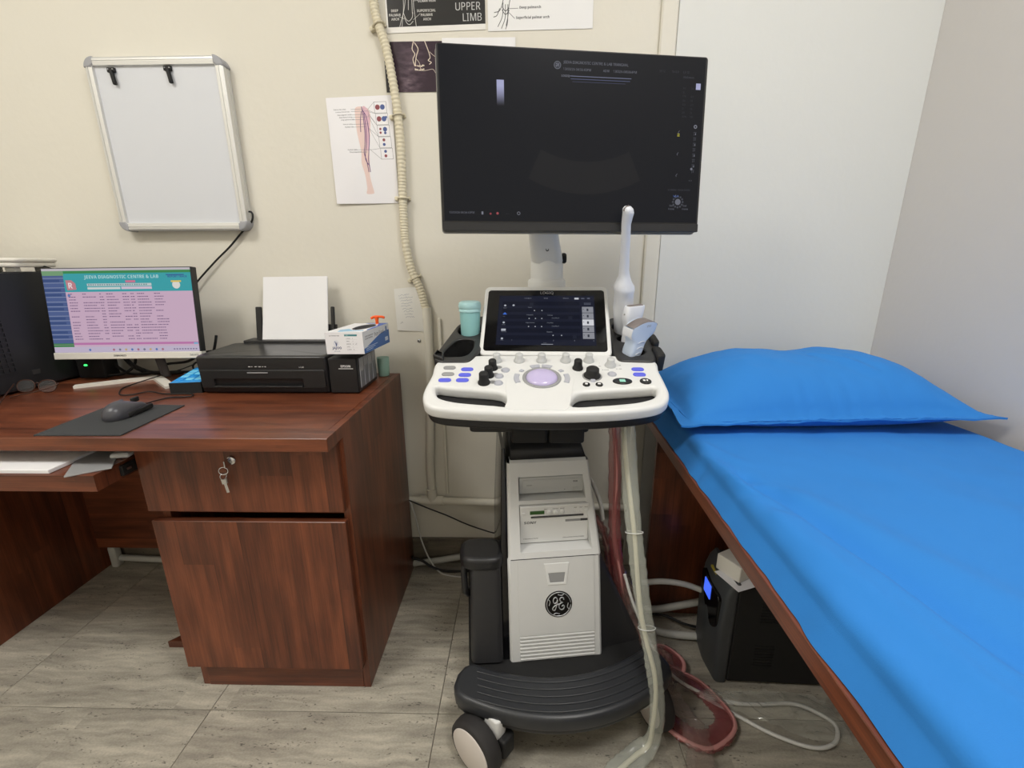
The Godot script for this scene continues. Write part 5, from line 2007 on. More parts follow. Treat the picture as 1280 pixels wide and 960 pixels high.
	m.tube(Mb.spline(P([[-0.953, 0.764, 0.405], [-0.955, 0.76, 0.39], [-0.965, 0.756, 0.365], [-0.965, 0.753, 0.335], [-0.956, 0.753, 0.318], [-0.93, 0.753, 0.314], [-0.905, 0.753, 0.306], [-0.918, 0.753, 0.285], [-0.95, 0.753, 0.282], [-1.0, 0.753, 0.283], [-1.06, 0.753, 0.262], [-1.085, 0.753, 0.293], [-1.12, 0.753, 0.29], [-1.165, 0.753, 0.233], [-1.175, 0.753, 0.19], [-1.14, 0.764, 0.13], [-1.1, 0.775, 0.09], [-1.06, 0.79, 0.07]]), 6), 0.0017, 6)
	tag(part(m, "mouse_cable", M.cable_black), "thin black mouse cable curling across the desk top", "cable")
	t = thing("spectacles", "brown framed spectacles lying beside the computer tower", "spectacles", Vector3(-1.37, 0.75, 0.27))
	for cx in [-1.408, -1.345]:
		m = Mb.new(turned(Vector3(cx, 0.7705, 0.267), 8, -14))
		var ring := []
		for k in 24:
			var a := TAU * k / 24.0
			ring.append(Vector3(signf(cos(a)) * pow(absf(cos(a)), 0.8) * 0.023, sin(a) * 0.0175, 0))
		m.tube(ring, 0.0016, 6, 1.0, Vector3(0, 0.1, 1), true)
		part(m, "rim", M.brown_frame, t)
		m = Mb.new(turned(Vector3(cx, 0.7705, 0.267), 8, -14) * Transform3D(UPRIGHT, Vector3.ZERO))
		m.slab(Mb.ellipse(0.0225, 0.017, 24), -0.0006, 0.0006)
		part(m, "lens", M.lens_clear, t)
	m = Mb.new()
	m.tube(Mb.spline(P([[-1.383, 0.776, 0.264], [-1.377, 0.78, 0.264], [-1.371, 0.776, 0.263]]), 4), 0.0014, 6)
	part(m, "bridge", M.brown_frame, t)
	m = Mb.new()
	m.tube(Mb.spline(P([[-1.434, 0.779, 0.272], [-1.42, 0.776, 0.29], [-1.35, 0.762, 0.38], [-1.305, 0.753, 0.43]]), 6), 0.0017, 6)
	part(m, "temple", M.brown_frame, t)
	m = Mb.new()
	m.tube(Mb.spline(P([[-1.319, 0.779, 0.261], [-1.312, 0.776, 0.272], [-1.34, 0.765, 0.295], [-1.4, 0.753, 0.32]]), 6), 0.0017, 6)
	part(m, "temple", M.brown_frame, t)
	printer()

func printer() -> void:
	var t := thing("ink_tank_printer", "black ink tank printer with paper standing in its rear feeder", "printer", Vector3(-0.67, 0.75, 0.17))
	var m := Mb.new()
	# body: front face tapers in towards its foot
	var rings := []
	for q in [[0.752, 0.006], [0.757, 0.0], [0.8, -0.001], [0.842, -0.003], [0.85, -0.0025]]:
		var r := PackedVector3Array()
		for v in rounded([[-0.898 + q[1], 0.272 - q[1]], [-0.535, 0.272 - q[1]], [-0.535, 0.045], [-0.898 + q[1], 0.045]], 0.012):
			r.append(Vector3(v.x, q[0], v.y))
		r.reverse()
		rings.append(r)
	m.loft(rings)
	var body := part(m, "body", M.printer_black, t)
	m = Mb.new()
	m.cbox(Vector3(-0.885, 0.75, 0.07), Vector3(-0.55, 0.7535, 0.255))
	part(m, "foot", M.dull_black, t)
	# scanner lid, a little higher at the back
	m = Mb.new()
	rings = []
	for q in [[0.0, 0.0], [0.005, -0.001], [0.012, 0.002], [0.0145, 0.007]]:
		var r := PackedVector3Array()
		for v in rounded([[-0.9 + q[1], 0.275 - q[1]], [-0.536 - q[1], 0.275 - q[1]], [-0.536 - q[1], 0.1], [-0.9 + q[1], 0.1]], 0.014):
			r.append(Vector3(v.x, 0.85 + q[0] * (0.55 + 0.45 * clampf((0.275 - v.y) / 0.06, 0.0, 1.0)), v.y))
		r.reverse()
		rings.append(r)
	m.loft(rings)
	part(m, "scanner_lid", M.lid_black, t)
	m = Mb.new()
	m.rbox(Vector3(-0.87, 0.848, 0.045), Vector3(-0.56, 0.872, 0.102), 0.006, 0.003)
	part(m, "rear_cover", M.printer_black, t)
	# output slot and its tray
	# the front stands proud round the output mouth
	m = Mb.new(Transform3D(UPRIGHT, Vector3(-0.7165, 0.794, 0.2695)))
	m.slab(Mb.rrect(0.35, 0.052, 0.006), -0.001, 0.0085, 0.002, 0.0, [Mb.moved(Mb.rrect(0.25, 0.023, 0.004), Vector2(-0.013, -0.0115))])
	part(m, "output_mouth", M.printer_black, body)
	m = Mb.new()
	m.cbox(Vector3(-0.853, 0.771, 0.262), Vector3(-0.606, 0.7745, 0.282), 0.0008)
	part(m, "output_tray", M.printer_black, body)
	m = Mb.new()
	m.cbox(Vector3(-0.757, 0.8105, 0.2755), Vector3(-0.7, 0.8135, 0.2795), 0.0004)
	part(m, "grip_bar", M.mid_grey, body)
	m = Mb.new()
	m.cbox(Vector3(-0.893, 0.8185, 0.27), Vector3(-0.54, 0.8192, 0.2737))
	part(m, "panel_seam", M.charcoal, body)
	letters("EPSON", 0.0105, M.print_white, body, Transform3D(Basis().scaled(Vector3(1.1, 1, 1)), Vector3(-0.7295, 0.8325, 0.2742)), true)
	letters("L130", 0.0045, M.print_white, body, Transform3D(Basis(), Vector3(-0.606, 0.8275, 0.2742)))
	# ink tank unit at the right with four clear windows
	m = Mb.new()
	m.cbox(Vector3(-0.533, 0.752, 0.115), Vector3(-0.452, 0.8515, 0.272), 0.003)
	var tank := part(m, "ink_tank", M.printer_black, t)
	letters("EPSON", 0.0062, M.print_white, tank, Transform3D(Basis(), Vector3(-0.484, 0.829, 0.2723)), true)
	m = Mb.new()
	m.cbox(Vector3(-0.504, 0.8215, 0.2715), Vector3(-0.464, 0.823, 0.2726))
	part(m, "label_line", M.print_white, tank)
	for k in 4:
		m = Mb.new()
		m.cbox(Vector3(-0.4523, 0.7635, 0.1265 + k * 0.034), Vector3(-0.4495, 0.8475, 0.1555 + k * 0.034), 0.001)
		var wdw := part(m, "tank_window", M.window_grey, tank)
		m = Mb.new()
		m.cbox(Vector3(-0.4505, 0.765, 0.1285 + k * 0.034), Vector3(-0.4492, 0.785 + [0.034, 0.03, 0.036, 0.026][k], 0.1535 + k * 0.034))
		part(m, "ink_level", M.ink_grey, wdw)
	# paper feeder with side guides, and the sheets in it
	m = Mb.new(turned(Vector3(-0.71, 0.868, 0.07), 0, -10))
	m.cbox(Vector3(-0.125, 0.0, -0.006), Vector3(0.125, 0.05, -0.002), 0.001)
	m.cbox(Vector3(-0.132, 0.0, -0.004), Vector3(-0.1125, 0.105, 0.004), 0.002)
	m.cbox(Vector3(0.108, 0.0, -0.004), Vector3(0.1195, 0.105, 0.004), 0.002)
	part(m, "paper_feeder", M.printer_black, t)
	m = paper(Vector3(-0.812, 1.062, 0.034), Vector3(-0.609, 1.064, 0.034), Vector3(-0.611, 0.868, 0.076), Vector3(-0.82, 0.868, 0.076), -0.003, Vector3(0, 0.2, 1), 8, 0.004)
	tag(part(m, "printer_paper", M.paper_white), "small stack of blank white paper standing in the printer", "paper")
	# glove box on top
	var G := turned(Vector3(-0.468, 0.8655, 0.19), -4.0, 0, 1.0)
	t = thing("glove_box", "open white and blue cardboard glove box resting on the printer", "box", Vector3(-0.468, 0.86, 0.19))
	var hw := 0.053
	var hd := 0.094
	var hh := 0.0595
	m = Mb.new(G)
	# carton with an oval opening in the top
	m.slab(Mb.rrect(hw * 2, hd * 2, 0.0015, 1), hh - 0.0009, hh, 0.0, 0.0, [Mb.moved(Mb.ellipse(0.026, 0.062, 28), Vector2(0.014, -0.012))])
	m.slab(Mb.rrect(hw * 2, hd * 2, 0.0015, 1), 0.0, 0.001)
	for q in [[-hw, -hd, -hw + 0.001, hd], [hw - 0.001, -hd, hw, hd], [-hw, -hd, hw, -hd + 0.001], [-hw, hd - 0.001, hw, hd]]:
		m.cbox(Vector3(q[0], 0.0005, q[1]), Vector3(q[2], hh - 0.0005, q[3]))
	var gb := part(m, "carton", M.card_white, t)
	# printed panels
	var im := canvas(640, 360, c8(238, 238, 242))
	write(im, "4.5 POWDER FREE", 70, 62, 15, c8(90, 92, 104), false, true)
	rect(im, 330, 34, 214, 30, c8(64, 132, 138))
	write(im, "SIZE", 350, 56, 14, c8(200, 226, 228), false, true)
	write(im, "JAJOO", 180, 290, 40, c8(34, 52, 112), true, true)
	write(im, "HEALTHCARE", 180, 320, 13, c8(90, 100, 140), true)
	for k in 3:
		stroke(im, Mb.spline(P2([[176, 232], [172 + k * 8, 200], [158 + k * 18, 150 + k * 8]]), 6), 8, c8(34, 60, 120))
	stroke(im, circle2(178, 180, 42), 2.5, c8(120, 150, 200))
	for k in 5:
		write(im, ["X-SMALL", "SMALL", "MEDIUM", "LARGE", "X-LARGE"][k], 356, 108 + k * 46, 14, c8(70, 72, 84))
		write(im, ["S", "S", "M", "L", "XL"][k], 462, 108 + k * 46, 14, c8(70, 72, 84))
		rect(im, 350, 118 + k * 46, 190, 2, c8(196, 198, 206))
	stroke(im, P2([[506, 192], [514, 202], [532, 178]]), 3, c8(60, 62, 80))
	part(face(hw * 2 - 0.001, hh - 0.001, G * Transform3D(Basis(), Vector3(0, hh / 2, hd + 0.0003))), "end_print", printed("glove_end", im, 0.5), gb)
	im = canvas(960, 300, c8(226, 229, 236))
	var wave := PackedVector2Array([Vector2(0, 300), Vector2(0, 170)])
	for k in 25:
		wave.append(Vector2(k * 40, 190 - 50 * sin(k * 0.14 + 5.2) - k * 2.4))
	wave.append(Vector2(960, 300))
	fill_poly(im, wave, c8(62, 108, 178))
	write(im, "LATEX EXAMINATION", 60, 84, 20, c8(90, 92, 104), false, true)
	write(im, "GLOVES POWDERED", 60, 116, 20, c8(90, 92, 104), false, true)
	write(im, "Pure Hand", 380, 116, 52, c8(60, 62, 72), false, false, "Droid Serif")
	for k in 3:
		rect(im, 60, 220 + k * 22, 420 - k * 90, 8, c8(196, 212, 236))
	rect(im, 780, 190, 120, 60, c8(206, 218, 238))
	rect(im, 820, 30, 60, 90, c8(90, 120, 170))
	part(face(hd * 2 - 0.001, hh - 0.001, G * Transform3D(Basis(Vector3.UP, PI / 2), Vector3(hw + 0.0003, hh / 2, 0))), "side_print", printed("glove_side", im, 0.5), gb)
	m = Mb.new(G)
	for q in [[[-0.02, -0.094], [0.053, -0.094], [0.053, -0.04], [0.044, -0.03], [0.03, -0.078], [-0.002, -0.08]], [[0.053, -0.04], [0.053, 0.06], [0.046, 0.05], [0.0425, -0.02]]]:
		m.slab(PackedVector2Array(P2(q)), hh, hh + 0.0003)
	part(m, "top_print", M.card_blue, gb)
	m = Mb.new(G)
	m.slab(PackedVector2Array(P2([[-0.012, 0.03], [0.01, 0.06], [0.04, 0.058], [0.046, 0.07], [-0.02, 0.085], [-0.03, 0.05]])), hh, hh + 0.0003)
	part(m, "top_print", M.card_pale, gb)
	# gloves seen through the opening
	m = Mb.new(G * Transform3D(Basis(), Vector3(0.014, 0, -0.012)))
	var prof := []
	for k in 7:
		prof.append([0.05 * cos(PI / 2 * k / 6.0), 0.008 + 0.038 * sin(PI / 2 * k / 6.0)])
	m.at(G * Transform3D(Basis().scaled(Vector3(0.6, 1, 1.4)), Vector3(0.006, 0, -0.012)))
	m.lathe(prof, 20)
	tag(part(m, "latex_gloves", M.brown_frame), "dark brown folded content inside the open glove box", "gloves")
	# orange tab standing behind the glove box, and a teal tumbler
	t = thing("orange_plug", "bright orange plastic hook standing on the glove box", "hook", Vector3(-0.438, 0.925, 0.12))
	m = Mb.new(Transform3D(Basis(), Vector3(-0.438, 0, 0.115)))
	m.lathe([[0.0048, 0.9252], [0.0048, 0.936], [0.0062, 0.942], [0.006, 0.946]], 14)
	part(m, "stem", M.orange, t)
	m = Mb.new()
	m.tube(Mb.spline(P([[-0.455, 0.9415, 0.116], [-0.448, 0.9455, 0.115], [-0.438, 0.947, 0.115], [-0.422, 0.946, 0.114], [-0.415, 0.9435, 0.114]]), 5), 0.0048, 8, 0.8)
	part(m, "bar", M.orange, t)
	m = Mb.new(Transform3D(Basis(), Vector3(-0.447, 0.7502, 0.062)))
	m.lathe([[0.0, 0.0], [0.0165, 0.0], [0.0175, 0.003], [0.0195, 0.06], [0.0185, 0.061], [0.0165, 0.006], [0.0, 0.005]], 28)
	tag(part(m, "glass_tumbler", M.teal_glass), "small pale teal tumbler at the desk corner behind the printer", "tumbler")

func circle2(x: float, y: float, r: float) -> Array:
	var o := []
	for k in 25:
		o.append(Vector2(x + cos(TAU * k / 24) * r, y + sin(TAU * k / 24) * r))
	return o

# ---------------------------------------------------------------- probes and bottle in the holders
func ring_at(c: Vector3, rx: float, ry: float, ax: Vector3, ay: Vector3, n := 24, power := 1.0) -> PackedVector3Array:
	var o := PackedVector3Array()
	for k in n:
		var a := TAU * k / n
		o.append(c + ax * (signf(cos(a)) * pow(absf(cos(a)), power) * rx) + ay * (signf(sin(a)) * pow(absf(sin(a)), power) * ry))
	return o

func probes() -> void:
	# gel bottle
	var t := thing("gel_bottle", "pale teal plastic gel jar standing in the left holder", "bottle", Vector3(-0.134, 0.885, 0.29))
	var m := Mb.new(turned(Vector3(-0.134, 0.0, 0.292), 0, 0, 0))
	m.lathe([[0.0, 0.892], [0.022, 0.892], [0.0235, 0.896], [0.0268, 0.975], [0.0262, 0.98]], 32)
	part(m, "jar", M.teal_plastic, t)
	m = Mb.new(turned(Vector3(-0.134, 0.0, 0.292)))
	m.lathe([[0.0285, 0.98], [0.0285, 0.986], [0.0275, 0.987], [0.0285, 0.988], [0.0295, 0.995], [0.028, 1.003], [0.023, 1.0065], [0.02, 1.005], [0.0, 1.0055]], 32)
	part(m, "cap", M.teal_cap, t)
	# cavity probe: thick handle, flared collar, slim shaft
	t = thing("cavity_probe", "tall slim white cavity probe with rounded tip in the right holder", "ultrasound probe", Vector3(0.262, 0.92, 0.285))
	m = Mb.new()
	var rr := []
	for q in [[0.27, 0.903, 0.28, 0.0191], [0.265, 0.932, 0.292, 0.024], [0.256, 0.99, 0.316, 0.0252], [0.252, 1.029, 0.333, 0.0236], [0.251, 1.037, 0.337, 0.0254], [0.249, 1.045, 0.34, 0.0257], [0.247, 1.056, 0.346, 0.0193], [0.246, 1.068, 0.351, 0.0144], [0.243, 1.083, 0.358, 0.012], [0.239, 1.115, 0.374, 0.0111], [0.235, 1.149, 0.392, 0.0105], [0.23, 1.182, 0.41, 0.0104], [0.23, 1.195, 0.417, 0.0115], [0.23, 1.204, 0.423, 0.0124], [0.228, 1.211, 0.427, 0.0117], [0.227, 1.215, 0.43, 0.0077], [0.227, 1.217, 0.43, 0.0005]]:
		rr.append(ring_at(Vector3(q[0], q[1], q[2]), q[3], q[3], Vector3.RIGHT, Vector3(0, 0.42, -0.91), 28))
	m.loft(rr)
	part(m, "body", M.probe_white, t)
	m = Mb.new()
	m.tube(Mb.spline(P([[0.2180, 1.2065, 0.4320], [0.2210, 1.2130, 0.4320], [0.2285, 1.2170, 0.4300]]), 5), 0.003, 6, 0.6)
	part(m, "lens", M.lens_grey, t)
	# linear probe behind
	t = thing("linear_probe", "white linear probe with narrow grey face behind the curved probe", "ultrasound probe", Vector3(0.27, 0.88, 0.33))
	var up := Vector3(0.14, 1, 0.06).normalized()
	var ax := Vector3(0.86, 0.2, -0.5)
	ax = (ax - up * ax.dot(up) * 0.6).normalized()
	var az := ax.cross(up).normalized()
	var o := Vector3(0.263, 0.888, 0.336)
	m = Mb.new()
	rr = []
	for q in [[0.0, 0.011, 0.01], [0.03, 0.0135, 0.012], [0.058, 0.0165, 0.0125], [0.074, 0.0245, 0.012], [0.084, 0.029, 0.0115], [0.108, 0.029, 0.0115], [0.112, 0.0275, 0.0098]]:
		rr.append(ring_at(o + up * q[0], q[1], q[2], ax, az, 28, 0.5))
	m.loft(rr)
	part(m, "body", M.probe_white, t)
	m = Mb.new()
	m.loft([ring_at(o + up * 0.1118, 0.025, 0.0068, ax, az, 24, 0.4), ring_at(o + up * 0.1132, 0.024, 0.006, ax, az, 24, 0.4)])
	part(m, "face_strip", M.lens_grey, t)
	m = Mb.new()
	m.loft([ring_at(o + up * 0.092 - ax * 0.028, 0.0024, 0.0024, up, az, 10), ring_at(o + up * 0.092 - ax * 0.0298, 0.002, 0.002, up, az, 10)])
	part(m, "marker", M.mid_grey, t)
	# curved probe in front: fan shaped head on a thick grip
	t = thing("curved_probe", "pale blue and white curved array probe with wide fan shaped head", "ultrasound probe", Vector3(0.27, 0.87, 0.4))
	up = Vector3(0.2, 1, 0.1).normalized()
	ax = Vector3(0.84, 0.3, -0.5)
	ax = (ax - up * ax.dot(up) * 0.6).normalized()
	az = ax.cross(up).normalized()
	o = Vector3(0.259, 0.872, 0.4)
	var hw := 0.043
	var ht := 0.0165
	m = Mb.new()
	rr = []
	# along the grip: height, half width, half thickness, shift across
	for q in [[-0.006, 0.008, 0.008, 0.0], [0.0, 0.0135, 0.0135, 0.0], [0.012, 0.0185, 0.0172, 0.0], [0.03, 0.0212, 0.018, 0.0], [0.044, 0.0212, 0.0175, 0.001], [0.053, 0.024, 0.017, 0.002], [0.06, 0.031, 0.0167, 0.004], [0.066, 0.0385, ht, 0.0055], [0.073, 0.0425, ht, 0.006], [0.084, hw, ht, 0.006]]:
		rr.append(ring_at(o + up * q[0] + ax * q[3], q[1], q[2], ax, az, 40, 0.5))
	# head: the end follows an arc
	for f in [0.35, 0.7, 1.0]:
		var r := PackedVector3Array()
		for k in 40:
			var a := TAU * k / 40.0
			var cx := signf(cos(a)) * pow(absf(cos(a)), 0.5) * hw
			var sz := signf(sin(a)) * pow(absf(sin(a)), 0.5) * ht
			r.append(o + up * (0.084 + f * probe_arc(cx / hw)) + ax * (cx + 0.006) + az * sz)
		rr.append(r)
	m.loft(rr)
	var body := part(m, "body", M.probe_blue, t)
	m = Mb.new()
	var top := []
	for f in [-1.0, -0.88, 0.88, 1.0]:
		var r := PackedVector3Array()
		for k in 21:
			var x := lerpf(-0.94, 0.94, k / 20.0)
			r.append(o + up * (0.084 + probe_arc(x) + (0.0014 if absf(f) < 0.9 else -0.002)) + ax * (x * hw + 0.006) + az * (0.0132 * f))
		top.append(r)
	m.loft(top, false, false, false, 0)
	part(m, "array_face", M.lens_grey, t)
	# pale side band along the narrow edge
	m = Mb.new()
	rr = []
	for q in [[0.062, 0.0335], [0.066, 0.038], [0.073, 0.0422], [0.084, 0.0428], [0.0885, 0.0428]]:
		var r := PackedVector3Array()
		for k in 7:
			var f := lerpf(-1.0, 1.0, k / 6.0)
			r.append(o + up * q[0] + ax * (0.0052 - q[1]) + az * (f * 0.0148))
		rr.append(r)
	m.loft(rr, false, false, false, 0)
	part(m, "side_band", M.probe_white, body)
	for q in [[0.055, 0.012], [0.041, 0.0105], [0.027, 0.0095]]:
		var r := []
		for k in 9:
			var f := lerpf(-1.0, 1.0, k / 8.0)
			r.append(o + up * (q[0] - 0.003 * f * f) + ax * (f * q[1] + 0.002) + az * 0.0183)
		m = Mb.new()
		m.tube(r, 0.0009, 5)
		part(m, "grip_line", M.probe_white, body)
	m = Mb.new()
	m.loft([ring_at(o + up * 0.014 + ax * 0.005 + az * 0.0168, 0.0048, 0.0048, ax, up, 16), ring_at(o + up * 0.014 + ax * 0.005 + az * 0.0188, 0.0042, 0.0042, ax, up, 16)])
	part(m, "logo_dot", M.print_navy, body)
	letters("C1-5", 0.0045, M.mid_grey, body, Transform3D(Basis(ax, up, az), o + up * 0.0905 + ax * 0.012 + az * (ht + 0.0003)))

func probe_arc(x: float) -> float:
	return 0.017 - 0.014 * x * x

# ---------------------------------------------------------------- things on the floor and under the couch
func crinkled(path: Array, r0: float, seed_: int, amount := 0.35) -> Array:
	var n := noise(seed_, 30.0, 2)
	var o := []
	for k in path.size():
		o.append(r0 * (1.0 + amount * n.get_noise_1d(k * 0.01 * 1.7 + seed_)))
	return o

# grows half widths smoothly after the fraction «from» of the length
func widen(w: Array, from: float, factor: float) -> Array:
	var o := []
	for k in w.size():
		o.append(w[k] * lerpf(1.0, factor, smoothstep(from - 0.1, from + 0.12, float(k) / w.size())))
	return o

# level direction to the outside of a bend
func out_of(path: Array, k: int) -> Vector3:
	var d: Vector3 = path[mini(k + 1, path.size() - 1)] - path[maxi(k - 1, 0)]
	d.y = 0.0
	return Vector3.ZERO if d.length() < 0.0001 else Vector3(d.z, 0, -d.x).normalized()

func floor_things() -> void:
	# uninterruptible power supply
	var t := thing("power_supply", "black box shaped backup power supply with blue display under the couch", "power supply", Vector3(0.68, 0, 0.43))
	var U := turned(Vector3(0.525, 0, 0.492), -2.0)
	var m := Mb.new(U)
	m.cbox(Vector3(0.03, 0.006, -0.15), Vector3(0.365, 0.312, 0.0), 0.003)
	part(m, "case", M.ups_black, t)
	m = Mb.new(U)
	# curved front fascia facing the cart
	var rr := []
	for q in [[0.002, 0.0], [0.02, -0.004], [0.16, -0.008], [0.27, -0.002], [0.3, 0.008], [0.315, 0.024]]:
		var r := PackedVector3Array()
		for v in rounded([[0.031, 0.001], [q[1], 0.001], [q[1] - 0.008, -0.075], [q[1], -0.151], [0.031, -0.151]], 0.012):
			r.append(Vector3(v.x, q[0], v.y))
		r.reverse()
		rr.append(r)
	m.loft(rr)
	var fas := part(m, "fascia", M.ups_grey, t)
	m = Mb.new(U * Transform3D(Basis(Vector3(0, 0, 1), Vector3(-1, 0, 0), Vector3(0, 1, 0)), Vector3(-0.0075, 0.19, -0.07)))
	m.slab(rounded([[-0.06, 0.08], [0.055, 0.07], [0.058, -0.02], [0.03, -0.045], [-0.025, -0.01], [-0.06, 0.05]], 0.015), -0.006, 0.0065, 0.003)
	part(m, "display_window", M.gloss_black, fas)
	m = Mb.new(U * Transform3D(Basis(Vector3(0, 0, 1), Vector3(-1, 0, 0), Vector3(0, 1, 0)), Vector3(-0.0145, 0.235, -0.082)))
	m.slab(Mb.rrect(0.042, 0.042, 0.002), -0.001, 0.001)
	part(m, "display", M.blue_lcd, fas)
	m = Mb.new(U * Transform3D(Basis(Vector3(0, 0, 1), Vector3(-1, 0, 0), Vector3(0, 1, 0)), Vector3(-0.001, 0.292, -0.085)))
	m.slab(Mb.rrect(0.036, 0.007, 0.002), -0.002, 0.003)
	part(m, "badge", M.gold, fas)
	for q in [[0.09, 0.2], [0.09, 0.06]]:
		m = Mb.new(U)
		for r in 8:
			m.cbox(Vector3(q[0], q[1] + r * 0.009, -0.001), Vector3(q[0] + 0.05, q[1] + 0.004 + r * 0.009, 0.0022), 0.0006)
		part(m, "side_vent", M.ups_black, t)
	for q in [[0.05, -0.13], [0.05, -0.03], [0.33, -0.13], [0.33, -0.03]]:
		m = Mb.new(U)
		m.cbox(Vector3(q[0], 0.0, q[1]), Vector3(q[0] + 0.025, 0.007, q[1] + 0.02))
		part(m, "foot", M.dull_black, t)
	m = Mb.new(turned(Vector3(0.575, 0.3125, 0.435), 28))
	m.rbox(Vector3(-0.045, 0.0, -0.035), Vector3(0.06, 0.045, 0.035), 0.004, 0.003)
	tag(part(m, "power_adapter", M.phone_white), "white plastic adapter block on top of the power supply", "adapter")
	m = Mb.new(turned(Vector3(0.6, 0.312, 0.44), 20))
	m.cbox(Vector3(-0.085, 0.0002, -0.03), Vector3(0.1, 0.001, 0.05))
	tag(part(m, "printed_label", M.card_white), "white printed label sheet under the adapter block", "label")
	# grey cables and pipes round the power supply
	for q in [[[[0.36, 0.175, 0.32], [0.42, 0.185, 0.325], [0.48, 0.188, 0.34], [0.535, 0.18, 0.36]], 0.0085, "thick grey cable running into the power supply"], [[[0.33, 0.02, 0.25], [0.42, 0.035, 0.27], [0.5, 0.06, 0.28], [0.62, 0.09, 0.28]], 0.011, "pale grey pipe rising behind the power supply"], [[[0.3, 0.012, 0.28], [0.42, 0.012, 0.335], [0.5, 0.018, 0.355], [0.6, 0.02, 0.36]], 0.011, "pale grey pipe lying flat on the floor behind the power supply"]]:
		m = Mb.new()
		m.tube(Mb.spline(P(q[0]), 8), q[1], 10)
		tag(part(m, "grey_cable", M.cable_grey), q[2], "cable")
	m = Mb.new()
	m.tube(Mb.spline(P([[0.38, 0.012, 0.26], [0.45, 0.03, 0.29], [0.5, 0.028, 0.32], [0.56, 0.02, 0.33]]), 6), 0.004, 7)
	tag(part(m, "black_cable", M.cable_black), "black cable between the grey pipes behind the power supply", "cable")
	# conduit and cables along the skirting
	m = Mb.new()
	m.tube(P([[-1.54, 0.03, 0.035], [-1.1, 0.014, 0.04], [-0.42, 0.013, 0.035], [-0.3, 0.028, 0.03], [-0.2, 0.046, 0.026], [0.1, 0.06, 0.026]]), 0.0115, 12)
	tag(part(m, "floor_conduit", M.cable_grey), "pale grey plastic pipe lying along the skirting", "pipe")
	m = Mb.new(turned(Vector3(-1.535, 0.03, 0.045), 0, 0, 0))
	m.rbox(Vector3(-0.012, -0.03, -0.02), Vector3(0.014, 0.055, 0.012), 0.008, 0.005)
	tag(part(m, "pipe_clamp", M.cable_grey), "pale grey plastic clamp holding the pipe by the desk leg panel", "clamp")
	for q in [[[[-0.43, 0.29, 0.03], [-0.4, 0.278, 0.035], [-0.34, 0.25, 0.035], [-0.27, 0.22, 0.035], [-0.2, 0.185, 0.035], [-0.14, 0.165, 0.04], [-0.09, 0.158, 0.05], [0.0, 0.17, 0.07]], 0.0025, M.cable_black, "thin black cable sagging along the wall from desk to cart"], [[[-0.42, 0.055, 0.05], [-0.37, 0.045, 0.055], [-0.33, 0.02, 0.06], [-0.28, 0.007, 0.065], [-0.2, 0.012, 0.07], [-0.1, 0.02, 0.08]], 0.0045, M.cable_black, "black cable on the floor between desk and cart"], [[[-0.41, 0.285, 0.03], [-0.398, 0.27, 0.036], [-0.386, 0.22, 0.036], [-0.37, 0.12, 0.034], [-0.34, 0.04, 0.045], [-0.3, 0.006, 0.07], [-0.25, 0.004, 0.088], [-0.18, 0.004, 0.095]], 0.0028, M.cable_white, "thin white cable dropping to the floor beside the desk"]]:
		m = Mb.new()
		m.tube(Mb.spline(P(q[0]), 8), q[1], 7)
		tag(part(m, "loose_cable", q[2]), q[3], "cable")
	sleeves()

